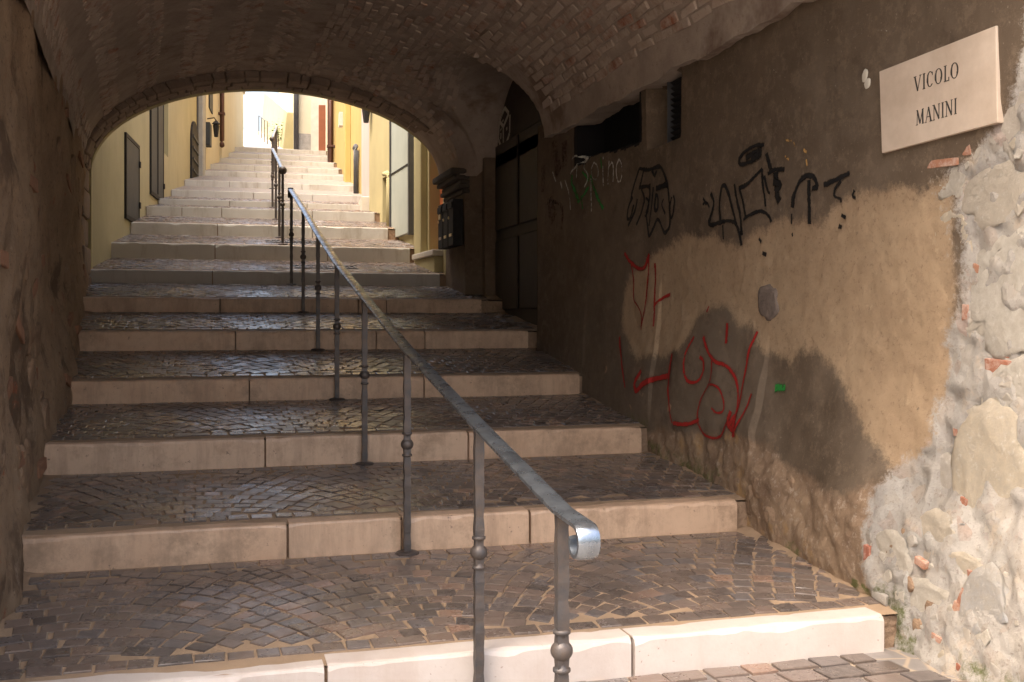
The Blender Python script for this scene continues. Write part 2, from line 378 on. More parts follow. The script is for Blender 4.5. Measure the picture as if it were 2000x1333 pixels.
# setts: variants shared between the single ones
def sett_geo(h=.02, j=.10):
    cs = [(-.5, -.5), (.5, -.5), (.5, .5), (-.5, .5)]
    cs = [(x+random.uniform(-j, j)*.6, y+random.uniform(-j, j)*.6) for x, y in cs]
    v = [(x, y, -.03) for x, y in cs]+[(x, y, h*.72) for x, y in cs]+[(x*.91, y*.91, h+random.uniform(-.0012, .0012)) for x, y in cs]
    f = [(8, 9, 10, 11)]
    for a in (0, 4):
        for i in range(4): f.append((a+i, a+(i+1) % 4, a+4+(i+1) % 4, a+4+i))
    return v, f
SETT = []
for i in range(12):
    mb = MB(); mb.add(*sett_geo(.007)); m = mb.mesh('cobblestone'); m.materials.append(MATS['cobble']); SETT.append(m)
def arc_setts(x0, x1, y0, y1, s=.09, W=1.28, R=.84, off=0.0):
    out = []; ph = math.asin(W/2/R)
    for b in range(int((x1-x0)/W)+3):
        xc = x0+off-W+b*W
        for j in range(int((y1-y0)/s)+14):
            yj = y0-.1+j*s
            n = int(2*ph*R/s); 
            for i in range(n):
                p = -ph+(i+(0 if j % 2 else .5))*2*ph/n
                if p > ph: continue
                x = xc+R*math.sin(p); y = yj+R*math.cos(p)-R*.86
                if x0 < x < x1 and y0 < y < y1:
                    out.append((x+random.uniform(-.006, .006), y+random.uniform(-.005, .005), -p+random.uniform(-.07, .07), s*.965*random.uniform(.88, 1.0), s*max(.60, math.cos(p))*.97*random.uniform(.9, 1.0)))
    return out
def row_setts(x0, x1, y, s=.10, d=.085):
    out = []; x = x0
    while x < x1-.05:
        l = s*random.uniform(.8, 1.2); out.append((x+l/2, y, random.uniform(-.04, .04), l*.91, d*random.uniform(.85, .98))); x += l
    return out
stairs = empty('staircase'); tag(stairs, 'long cobbled staircase with pale stone kerbs climbing through the archway', 'staircase', kind='structure')
JOINTS = {1: [637, 1236], 2: [562, 785, 1035], 3: [518, 915], 4: [487, 828], 5: [460, 735, 830], 6: [430, 700, 755], 7: [415, 620],
          8: [420, 640], 9: [425, 610], 10: [355, 433, 610], 11: [448, 600], 12: [495, 610], 13: [448, 590], 14: [500, 590], 15: [497, 600], 16: [500, 570], 17: [505, 585], 18: [500, 570]}
KD = .125
ind = 0
for i, s in enumerate(STEP):
    Y0, zt, zb = s['Y'], s['zt'], s['zb']; last = i == len(STEP)-1
    Y1 = 36.5 if last else STEP[i+1]['Y']; z1 = zt+.55 if last else STEP[i+1]['zb']
    sl_ = (z1-zt)/(Y1-Y0)
    xl, xr = lx(Y0), rx(Y0)
    wl = min(lx(Y0), lx(Y1))-.35; wr = max(rx(Y0), rx(Y1))+.45
    # bed of the step: sloping body behind the kerb
    mb = MB()
    ya, yb_ = Y0+.02, Y1+.3
    za, zc = zt+sl_*.02-.006, zt+sl_*(Y1+.3-Y0)-.006
    nx, ny = 60, 24
    X, Yg = np.meshgrid(np.linspace(wl, wr, nx), np.linspace(ya, Y1+.03, ny), indexing='ij')
    Zg = zt+sl_*(Yg-Y0)-.003+fbm(X*3, Yg*3, 3, i)*.004
    edge = np.maximum(1-sstep(xl-.12, xl+.04, X), sstep(rx(Y0)+.0, rx(Y0)+.2, X))
    Zg = Zg+edge*sstep(Y0+.02, Y0+.3, Yg)*(fbm(X*9, Yg*9, 4, i+50)*.05+.012)*(i < 7)
    bed = link('step', gridmesh(X, Yg, Zg, name='step', flip=False), 'joint_sand' if i < 11 else 'street_paving', stairs, True)
    fr = MB(); fr.box(wl, wr, Y0+.03, Y0+.10, min(zb, zt)-.25, zt-.012); fr.build('riser_core', 'wall_stone_brown', bed)
    # kerb stones
    xs = [xl]+sorted(on_y(p, 600, Y0).x for p in JOINTS[s['k']])+[xr]
    for a, b in zip(xs[:-1], xs[1:]):
        g = .006 if i < 9 else .004
        k = MB(); dy = random.uniform(-.006, .006)
        mat = 'kerb_daylit' if i == 0 else 'kerb_marble' if i < 6 else 'kerb_grey'
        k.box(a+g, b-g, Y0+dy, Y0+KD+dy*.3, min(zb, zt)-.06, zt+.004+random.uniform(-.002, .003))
        if i < 9:
            k = MB(); n_ = max(4, int((b-a)/.03)); rg = []; zt0, zb0_ = zt+.004+random.uniform(-.002, .003), min(zb, zt)-.06; sd = random.random()*90
            for q_ in range(n_+1):
                x = a+g+(b-a-2*g)*q_/n_; e_ = min(q_, n_-q_); rd = .012+max(0, float(fbm(np.array([x*9+sd]), np.array([3.]), 3, i)[0]))*.055+(.012 if e_ == 0 else .004 if e_ == 1 else 0)
                jy = float(fbm(np.array([x*3+sd]), np.array([7.]), 4, i)[0])*.012; jz = float(fbm(np.array([x*4+sd]), np.array([1.]), 3, i)[0])*.006; yf = Y0+dy+jy
                rg.append([(x, yf, zb0_), (x, yf, zt0+jz-rd), (x, yf+rd*.3, zt0+jz-rd*.3), (x, yf+rd, zt0+jz), (x, Y0+KD-.006, zt0+jz), (x, Y0+KD, zt0-.008), (x, Y0+KD, zb0_)])
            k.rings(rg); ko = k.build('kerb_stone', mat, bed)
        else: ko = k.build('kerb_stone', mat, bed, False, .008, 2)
    # setts
    if i < 11:
        y0c, y1c = Y0+KD+.012, Y1-.02
        l_ = row_setts(xl+.02, xr+.1, y0c+.046)
        l_ += row_setts(xl+.02, xr+.1, y1c-.046)
        l_ += arc_setts(xl+.0, xr+.22, y0c+.105, y1c-.10, W=(1.28, 1.2, 1.35, 1.15, 1.4)[i % 5], R=(.84, .9, .86, .8, .95)[i % 5], off=(.2+.53*i) % 1.15)
        l_.sort(key=lambda t: t[1]*1.0+abs(t[0]-.8)*.12)
        rest = MB()
        for (x, y, a, sx_, sy_) in l_:
            z = zt+sl_*(y-Y0)-.004+random.uniform(-.002, .002)
            M = Matrix.Translation((x, y, z)) @ Matrix.Rotation(math.atan(sl_)+random.uniform(-.03, .03), 4, 'X') @ Matrix.Rotation(random.uniform(-.03, .03), 4, 'Y') @ Matrix.Rotation(a, 4, 'Z') @ Matrix.Diagonal((sx_, sy_, 1, 1))
            if i == 0 and ind < 300:
                o = bpy.data.objects.new('cobblestone', random.choice(SETT)); COL.objects.link(o); o.parent = bed; o.matrix_local = M; ind += 1
            else:
                v, f = sett_geo(.006 if i else .007); rest.add([M @ Vector(p) for p in v], f)
        if rest.v:
            o = link('cobblestones', rest.mesh('cobblestones'), 'cobble', bed); o['kind'] = 'stuff'
# street setts beside the lowest kerb
for (x, y, a, sx_, sy_) in row_setts(-.6, 2.5, 3.53, .14, .1)+row_setts(.9, 2.55, 3.41, .15, .12)+row_setts(.9, 2.6, 3.28, .14, .12)+row_setts(.9, 2.65, 3.15, .15, .12)+row_setts(.9, 2.65, 3.02, .15, .12):
    o = bpy.data.objects.new('cobblestone', random.choice(SETT)); COL.objects.link(o); o.parent = street
    o.matrix_local = Matrix.Translation((x, y, .004)) @ Matrix.Rotation(a, 4, 'Z') @ Matrix.Diagonal((sx_, sy_, 1, 1))
# drain grates on two treads
for i, (xa, xb) in ((7, (.75, 1.45)), (6, (1.0, 1.7))):
    s = STEP[i]; s2 = STEP[i+1]; sl_ = (s2['zb']-s['zt'])/(s2['Y']-s['Y']); yc = s['Y']+.55
    g = MB(); zc = s['zt']+sl_*.55+.018
    for k in range(12):
        x = xa+(xb-xa)*k/11; g.box(x-.012, x+.012, yc-.12, yc+.12, zc-.03, zc)
    g.box(xa, xb, yc-.14, yc-.121, zc-.03, zc+.001); g.box(xa, xb, yc+.121, yc+.14, zc-.03, zc+.001)
    g.v = [(x, y, z+sl_*(y-yc)-.008) for x, y, z in g.v]
    o = g.build('drain_grate', 'grate_iron')
    tag(o, ['iron drain grate set in the cobbles just outside the arch', 'iron drain grate one step below the other grate'][0 if i == 7 else 1], 'drain grate', 'drain grates')

# ------------------------------------------------------------------ right wall (height field with coats of plaster)
WX = 2.85
ys = np.concatenate([np.arange(2.7, 6.6, .0125), np.arange(6.6, 11.86, .022)]); zs = np.arange(-.25, 3.06, .0135)
YG, ZG = np.meshgrid(ys, zs, indexing='ij')
def wpoly(pts): return [(on_x(x, y, WX).y, on_x(x, y, WX).z) for x, y in pts]
wy = YG+fbm(YG*3.1, ZG*3.1, 5, 3)*.16; wz = ZG+fbm(YG*3.1, ZG*3.1, 5, 9)*.16+fbm(YG*13, ZG*2.5, 4, 19)*.07
def zone(pts, n=32): return blur(inpoly(wy, wz, wpoly(pts)).astype(float), n)
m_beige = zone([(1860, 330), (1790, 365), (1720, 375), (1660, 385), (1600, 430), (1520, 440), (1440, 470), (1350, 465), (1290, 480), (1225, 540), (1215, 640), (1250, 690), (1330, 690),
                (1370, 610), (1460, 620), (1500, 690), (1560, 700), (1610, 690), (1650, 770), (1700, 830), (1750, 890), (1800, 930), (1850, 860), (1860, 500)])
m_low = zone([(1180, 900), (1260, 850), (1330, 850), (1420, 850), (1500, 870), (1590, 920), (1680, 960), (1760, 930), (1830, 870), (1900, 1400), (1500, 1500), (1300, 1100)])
m_rub = zone([(1999, 20), (1975, 180), (1950, 262), (1890, 285), (1812, 310), (1822, 450), (1838, 600), (1838, 720), (1815, 860), (1750, 940), (1735, 1040), (1770, 1180), (1830, 1333), (1990, 1700), (2600, 1700), (2600, -100), (2050, -100)])
m_rub = np.maximum(m_rub, (YG < 3.05)*1.0)
extra = zone([(1800, 300), (1870, 290), (1880, 540), (1850, 700), (1825, 560)])      # tan coat left on the rubble
patch = zone([(1030, 430), (1045, 430), (1045, 560), (1015, 570), (1020, 480)], 1)
m_beige = np.maximum(m_beige, patch)
m_rub = m_rub*(1-extra*.75)
fl = floor_z(YG); hg = ZG-fl
m_black = blur(inpoly(wy*.3+YG*.7, wz*.3+ZG*.7, wpoly([(1135, 215), (1135, 285), (1170, 300), (1215, 290), (1250, 275), (1250, 170)])).astype(float), 2)  # blackens the first wall opening and the strip around it
m_moss = sstep(.16, .02, hg)*sstep(8, 5, YG)*(fbm(YG*2.3, ZG*2.3, 4, 77) > -.02)
bul = np.interp(YG, [2.7, 3.6, 5, 6.3, 7.7, 9], [.20, .19, .12, .08, .03, 0])*sstep(.95, .05, hg+fbm(YG*2, ZG*2, 3, 5)*.5)
XR = WX-bul+fbm(YG*.9, ZG*.9, 3, 21)*.05+fbm(YG*14, ZG*14, 3, 31)*.006
XR += m_beige*(.010+fbm(YG*26, ZG*26, 4, 41)*.007)
XR += m_low*(.012+fbm(YG*4.5, ZG*4.5, 4, 51)*.05+fbm(YG*18, ZG*18, 4, 53)*.03)
XR += m_rub*(.020+fbm(YG*4, ZG*4, 3, 61)*.035+fbm(YG*13, ZG*13, 5, 63)*.045)
# far pilaster under the cornice, door recess, two openings
XR += -np.where(YG > 10.9, .18, 0)
door = (YG > 8.95) & (YG < 10.74) & (ZG < 4)
XR += np.where(door, .17, 0)
h1 = (YG > 6.66) & (YG < 7.86) & (ZG > EYE+1.27+fbm(YG*4, ZG*4, 3, 5)*.08) & (ZG < EYE+1.62)
h2 = (YG > 5.985) & (YG < 6.52) & (ZG > EYE+1.16) & (ZG < EYE+1.58)
XR += np.where(h1, .22, 0)+np.where(h2, .16, 0)
m_black = np.maximum(m_black, ((YG > 6.62) & (YG < 7.95) & (ZG > EYE+1.25+fbm(YG*4, ZG*4, 3, 5)*.1))*1.0)
rwall = link('plastered_wall', gridmesh(XR, YG, ZG, dict(m_beige=m_beige, m_low=m_low, m_rubble=m_rub, m_moss=m_moss, m_black=m_black), 'plastered_wall', True), 'old_plaster', None, True)
tag(rwall, 'peeling brown plaster wall covered in graffiti along the stairs', 'wall')
def wall_x(y, z):
    i = int(np.clip(np.searchsorted(ys, y)-1, 0, len(ys)-2)); j = int(np.clip(np.searchsorted(zs, z)-1, 0, len(zs)-2))
    fy = (y-ys[i])/(ys[i+1]-ys[i]); fz = (z-zs[j])/(zs[j+1]-zs[j])
    return float((XR[i, j]*(1-fy)+XR[i+1, j]*fy)*(1-fz)+(XR[i, j+1]*(1-fy)+XR[i+1, j+1]*fy)*fz)

# stones and bricks bedded in the rubble end of the wall
def stone_mesh(sub, seed, flat=.55):
    b = bmesh.new(); bmesh.ops.create_icosphere(b, subdivisions=sub, radius=1)
    for v in b.verts:
        p = v.co.copy(); k = 1+float(fbm(p.x*1.7+seed*3.1, p.y*1.7+p.z*1.9, 4, seed))*.9
        v.co = p*k; v.co.x = max(-.62, min(.62, v.co.x))*flat*1.5+float(fbm(p.y*4+seed, p.z*4, 4, seed+5))*.30
        for ax in (1, 2): v.co[ax] = math.copysign(abs(v.co[ax])**.8, v.co[ax])
    m = bpy.data.meshes.new('stone'); b.to_mesh(m); b.free(); m.polygons.foreach_set('use_smooth', [True]*len(m.polygons)); return m
ST_BIG = [stone_mesh(4, i) for i in range(3)]; ST = [stone_mesh(2, i+10) for i in range(6)]
for m in ST_BIG+ST: m.materials.append(MATS['rubble_stone'])
def brick_mesh(seed, mat):
    random.seed(seed); b = bmesh.new(); bmesh.ops.create_cube(b, size=1)
    jj = .09 if seed < 60 else .24
    for v in b.verts: v.co += Vector([random.uniform(-jj, jj) for _ in range(3)])
    bmesh.ops.bevel(b, geom=b.edges[:], offset=.07, segments=1, affect='EDGES')
    m = bpy.data.meshes.new('brick'); b.to_mesh(m); b.free(); m.materials.append(MATS[mat]); return m
BR = [brick_mesh(i, 'brick_red') for i in range(5)]; BRB = [brick_mesh(i+9, 'brick_brown') for i in range(4)]
CH = [brick_mesh(i+60, 'rubble_stone') for i in range(7)]
random.seed(11)
def place(mesh, name, px, py, wpx, hpx, dep, sink=.5, rot=0, par=rwall):
    p = on_x(px, py, WX); d = p.length
    hh = hpx*d*.97/FPX/2; pl = on_x(px-wpx/2, py, WX); pr = on_x(px+wpx/2, py, WX); ww = abs(pl.y-pr.y)/2
    if p.z < .02: return
    o = bpy.data.objects.new(name, mesh); COL.objects.link(o); o.parent = par
    x = wall_x(p.y, p.z)
    if name == 'brick': ww *= 2; hh *= 2; dep *= 2
    o.matrix_local = Matrix.Translation((x+dep*sink, p.y, p.z)) @ Matrix.Rotation(rot, 4, 'X') @ Matrix.Diagonal((dep, ww, hh, 1))
big = [(1960, 565, 150, 190, .06), (1935, 960, 130, 260, .07), (1985, 1210, 80, 170, .06), (1930, 380, 110, 90, .04), (1860, 1060, 70, 100, .04), (1885, 620, 55, 60, .03),
       (1965, 770, 110, 110, .04), (1845, 960, 60, 110, .035), (1930, 1120, 80, 60, .04), (1870, 1180, 100, 80, .04), (1900, 840, 80, 70, .035), (1990, 250, 80, 120, .04), (1985, 430, 60, 60, .03),
       (1840, 350, 50, 60, .025), (1850, 470, 60, 90, .03), (1855, 700, 50, 60, .025), (1795, 1090, 60, 90, .03), (1960, 1310, 120, 70, .05)]
for i, (x, y, a, b_, d) in enumerate(big): place(ST_BIG[i % 3], 'stone', x, y, a*1.15, b_*1.1, d*.7, .62, random.uniform(-.3, .3))
for i in range(95):
    x = random.uniform(1760, 2060); y = random.uniform(270, 1330)
    bx = np.interp(y, [270, 310, 720, 860, 950, 1050, 1180, 1333], [1950, 1840, 1850, 1830, 1770, 1755, 1790, 1850])
    if x < bx: continue
    sz = random.uniform(14, 42); place(random.choice(CH), 'stone', x, y, sz*random.uniform(.7, 1.4), sz, random.uniform(.012, .022), random.uniform(.2, .55), random.uniform(-.9, .9))
bricks = [(1985, 770, 36, 26, 0), (1948, 718, 70, 26, .05), (1890, 855, 26, 20, -.1), (1835, 318, 62, 14, .06), (1895, 525, 16, 16, .3), (1935, 488, 16, 11, .3), (1875, 610, 12, 28, .1), (1880, 290, 20, 22, 0),
          (1755, 1085, 12, 46, 0), (1838, 1030, 12, 22, .1), (1888, 985, 14, 24, .2), (1950, 1165, 20, 34, .5), (1960, 1125, 46, 14, .1), (1832, 1090, 40, 14, .25), (1935, 1185, 18, 26, .4), (1955, 1300, 14, 18, .2),
          (1925, 670, 22, 14, .3), (1950, 690, 14, 16, .1), (1870, 1275, 16, 20, .4), (1975, 660, 26, 12, .1), (1860, 845, 10, 14, 0), (1900, 1240, 18, 12, .2)]
for i, (x, y, a, b_, r) in enumerate(bricks): place(BR[i % 5], 'brick', x, y, a, b_, .012, .45, r)
# dark stone lying bare in the plaster
o_ = stone_mesh(3, 44); o_.materials.append(MATS['bare_stone'])
place(o_, 'stone', 1497, 592, 40, 62, .03, .05, .1)
# wads of chalky filler by the sign
o_ = stone_mesh(2, 45); o_.materials.append(MATS['stone_pale'])
place(o_, 'filler', 1685, 148, 12, 26, .012, .2, .3); place(o_, 'filler', 1690, 163, 13, 20, .012, .2)
# lumps along the foot of the wall
for i in range(34):
    Y = random.uniform(3.1, 8.2); f = float(floor_z(Y)); z = f+random.uniform(.0, .32)
    o = bpy.data.objects.new('stone', random.choice(ST)); COL.objects.link(o); o.parent = rwall
    m2 = o.data
    x = wall_x(Y, z); r = random.uniform(.02, .05)
    o.matrix_local = Matrix.Translation((x+.012, Y, z)) @ Matrix.Rotation(random.uniform(0, 3), 4, 'X') @ Matrix.Diagonal((r*.5, r*1.3, r, 1))
    o.material_slots[0].link = 'OBJECT'; o.material_slots[0].material = MATS['wall_stone_brown']

# ------------------------------------------------------------------ graffiti: paint strokes lying on the plaster
gcount = 0
def strokes(name, mat, lst, label=None):
    """lst: list of (width_px, [(px,py),...])"""
    global gcount
    V = []; F = []; E = []
    for wpx, pts in lst:
        gcount += 1; off = .0050+.0002*(gcount % 12)
        P3 = [on_x(x, y, WX) for x, y in pts]; P2 = [Vector((p.y, p.z)) for p in P3]
        if len(P2) > 2:                                   # round the corners a little
            for _ in range(2):
                n = [P2[0]]
                for a, b in zip(P2[:-1], P2[1:]): n += [a*.78+b*.22, a*.22+b*.78]
                P2 = n+[P2[-1]]
        R = [P2[0]]
        for a, b in zip(P2[:-1], P2[1:]):
            k = max(1, int((b-a).length/.012))
            for i in range(1, k+1): R.append(a.lerp(b, i/k))
        wm = wpx*P3[0].length/FPX/2*1.75
        o = len(V)
        for i, p in enumerate(R):
            t = (R[min(i+1, len(R)-1)]-R[max(i-1, 0)]); t = t.normalized() if t.length > 1e-6 else Vector((1, 0)); n = Vector((-t.y, t.x))
            wv = wm*(.8+.5*float(vnoise(p.x*9, p.y*9, gcount)))
            for u in (-1, -.35, .35, 1):
                c2 = p+n*u*wv; V.append((wall_x(c2.x, c2.y)-off-.0015, c2.x, c2.y)); E.append(abs(u))
            if i:
                for u in range(3): F.append((o+(i-1)*4+u, o+(i-1)*4+u+1, o+i*4+u+1, o+i*4+u))
    m = bpy.data.meshes.new(name); m.from_pydata(V, [], F)
    a = m.attributes.new('edge', 'FLOAT', 'POINT'); a.data.foreach_set('value', np.array(E, dtype=np.float32))
    o = link(name, m, mat, rwall)
    if label: o['label'] = label
    return o
Z = lambda lst, x0, y0, k: [(w_, [(x0+x/k, y0+y/k) for x, y in p]) for w_, p in lst]
red = Z([(7, [(125, 105), (165, 165), (215, 205), (250, 185), (268, 110)]), (3, [(165, 165), (178, 260), (172, 380), (210, 420), (240, 480), (242, 560)]), (5, [(268, 110), (262, 300), (255, 430), (240, 545)]),
         (5, [(298, 165), (305, 260), (308, 400), (310, 540)]), (5, [(310, 410), (340, 370), (385, 350)]),
         (5, [(122, 600), (135, 680), (155, 790), (185, 900)]), (9, [(275, 800), (240, 870), (255, 930), (300, 870), (360, 845), (430, 830)]), (8, [(438, 700), (435, 760), (425, 850)]), (5, [(440, 780), (430, 900), (450, 1000), (475, 1110)]),
         (5, [(550, 600), (520, 680), (520, 800), (545, 870), (595, 870), (622, 800), (620, 740), (595, 720)]),
         (6, [(605, 600), (640, 690), (690, 750), (750, 765), (810, 830), (840, 920), (850, 1050), (855, 1190)]), (4, [(668, 740), (672, 800), (668, 870), (640, 920), (615, 990), (605, 1090), (640, 1170), (710, 1205), (770, 1180), (800, 1100)]),
         (4, [(668, 880), (720, 890), (760, 970), (768, 1040), (730, 1055), (690, 1020)]), (5, [(912, 570), (880, 680), (865, 830), (855, 1000), (840, 1190)]), (5, [(928, 935), (910, 1020), (880, 1110), (840, 1190)]),
         (12, [(810, 1040), (800, 1110), (850, 1160), (850, 1060), (815, 1120)]), (7, [(735, 520), (738, 640)]), (4, [(620, 420), (610, 455)]), (7, [(480, 1110), (560, 1120), (620, 1090)])], 1180, 460, 1091/360)
strokes('graffiti', 'spray_red', red, 'red spray paint lettering low on the wall')
blk = Z([(6, [(310, 690), (345, 780), (310, 900), (275, 1010), (400, 975), (480, 955), (550, 980), (580, 1090), (590, 1200)]), (4, [(230, 800), (270, 770), (295, 830)]), (4, [(240, 740), (270, 800)]), (6, [(400, 960), (390, 800), (410, 640), (440, 600), (480, 680), (520, 850), (555, 1000)]),
         (6, [(535, 600), (560, 760), (590, 900), (600, 1100)]), (6, [(580, 640), (640, 620), (720, 540), (800, 450)]), (6, [(590, 650), (620, 780), (640, 920)]), (5, [(620, 950), (660, 910), (780, 855), (850, 900), (870, 970)]), (5, [(800, 450), (800, 600), (820, 740), (825, 820)]),
         (5, [(820, 215), (740, 220), (640, 280), (580, 360), (590, 415), (650, 400), (740, 360)]), (11, [(650, 350), (700, 310), (795, 280), (760, 320), (700, 350)]), (8, [(840, 300), (860, 390), (885, 470)]), (7, [(850, 500), (910, 455), (1010, 455)]), (12, [(930, 480), (935, 600), (930, 700), (960, 770)]), (12, [(900, 580), (980, 600), (930, 660)]), (5, [(820, 520), (850, 680), (870, 690)]),
         (9, [(1080, 830), (1100, 700), (1160, 560), (1230, 510), (1300, 530), (1340, 640), (1280, 640)]), (9, [(1250, 560), (1250, 700), (1260, 850), (1250, 990)]), (8, [(1390, 610), (1500, 560), (1640, 490)]), (5, [(1560, 570), (1500, 640), (1490, 720), (1560, 740), (1560, 780)]), (5, [(1690, 660), (1660, 720), (1700, 740)]), (4, [(1075, 890), (1070, 990)]),
         (4, [(420, 1000), (420, 1140)]), (5, [(1560, 900), (1600, 930)]), (6, [(1530, 1010), (1560, 1020)]), (5, [(750, 1130), (770, 1170)]), (5, [(1070, 1080), (1080, 1110)]), (6, [(780, 1270), (820, 1290)])], 1330, 240, 5.0)
strokes('graffiti', 'spray_black', blk, 'black spray paint tag in the middle of the wall')
fig = Z([(5, [(1320, 420), (1270, 560), (1230, 700), (1220, 800)]), (5, [(1320, 420), (1420, 445), (1560, 390), (1600, 430), (1670, 600), (1690, 800), (1700, 1000), (1690, 1120), (1640, 1200), (1600, 1120), (1550, 1010), (1520, 1060), (1470, 1180), (1440, 1240), (1425, 1120), (1400, 980)]),
         (5, [(1240, 760), (1190, 860), (1175, 1020), (1220, 1020), (1250, 850)]), (5, [(1740, 740), (1755, 800), (1740, 920), (1715, 1030), (1690, 900), (1720, 760)]), (5, [(1290, 780), (1270, 920), (1220, 1050), (1195, 1100)]), (6, [(1310, 650), (1400, 630), (1440, 640)]), (8, [(1520, 660), (1600, 630), (1670, 600)]),
         (5, [(1370, 450), (1340, 560), (1320, 640)]), (5, [(1470, 440), (1500, 520), (1530, 450)]), (5, [(1340, 660), (1380, 780), (1350, 920), (1290, 1090)]), (5, [(1440, 600), (1440, 780), (1400, 960)]), (6, [(1520, 740), (1500, 860), (1510, 930), (1550, 900), (1545, 740), (1510, 740)]), (4, [(1620, 780), (1590, 850), (1640, 960)]), (5, [(1480, 640), (1470, 800), (1450, 960), (1440, 1100)]), (4, [(1385, 770), (1430, 800), (1420, 950), (1380, 990)])], 1030, 260, 1939/320)
strokes('graffiti', 'spray_black', fig, 'black line doodle beside the green paint')
strokes('graffiti', 'spray_green', Z([(11, [(540, 500), (530, 600), (580, 700), (620, 820)]), (6, [(620, 820), (680, 740), (740, 640)]), (6, [(660, 460), (700, 500), (740, 560)]), (9, [(760, 500), (800, 660), (850, 780), (905, 900)]), (5, [(880, 290), (890, 420)]), (6, [(650, 740), (670, 900)])], 1030, 260, 1939/320), 'green spray paint strokes')
strokes('graffiti', 'spray_white', Z([(4, [(540, 320), (560, 280), (605, 270), (600, 380), (590, 530)]), (4, [(590, 400), (540, 450), (520, 490)]), (4, [(730, 320), (690, 360), (680, 420), (730, 480), (730, 560), (690, 640)]), (4, [(800, 350), (765, 430), (780, 540), (830, 560), (855, 470), (840, 380), (800, 350)]), (4, [(905, 390), (912, 630)]), (4, [(905, 285), (910, 310)]), (4, [(975, 330), (965, 610)]), (4, [(975, 400), (1010, 340), (1030, 420), (1020, 580)]), (4, [(1090, 310), (1055, 400), (1065, 550), (1095, 600), (1125, 500), (1120, 360), (1090, 310)]),
                                              (6, [(400, 580), (425, 680)]), (4, [(455, 560), (500, 700), (515, 910)]), (4, [(305, 460), (345, 580)]), (4, [(765, 540), (770, 800), (770, 930)])], 1030, 260, 1939/320), 'white scrawled lettering over the green paint')
strokes('graffiti', 'spray_maroon', Z([(40, [(340, 80), (340, 280), (380, 480)]), (30, [(200, 380), (190, 700)]), (40, [(270, 780), (320, 1040)]), (10, [(250, 790), (430, 850), (400, 1150)]), (30, [(450, 100), (450, 400)])], 1030, 260, 1939/320), 'faded maroon paint near the dark door')
strokes('graffiti', 'chalk', [(2.0, [(1600, 85), (1640, 70), (1690, 55), (1720, 60), (1750, 62)]), (2.0, [(1620, 150), (1625, 110), (1660, 75), (1700, 60)]), (2, [(1622, 150), (1635, 180)]), (1.6, [(1420, 110), (1450, 107), (1490, 120), (1530, 150), (1535, 200)]), (1.6, [(1500, 210), (1495, 260)]), (1.8, [(1220, 345), (1245, 355)]), (1.5, [(1200, 437), (1225, 440)])], 'faint chalk arcs high on the wall')
strokes('graffiti', 'spray_orange', [(5, [(1533, 274), (1545, 276)]), (4, [(1550, 278), (1553, 287)]), (7, [(1568, 292), (1574, 298)]), (5, [(1532, 305), (1540, 312)]), (4, [(1573, 312), (1576, 324)])], 'small ochre paint dabs above the black tag')
strokes('graffiti', 'spray_green', [(14, [(1520, 758), (1540, 757)])], 'small green paint dab')

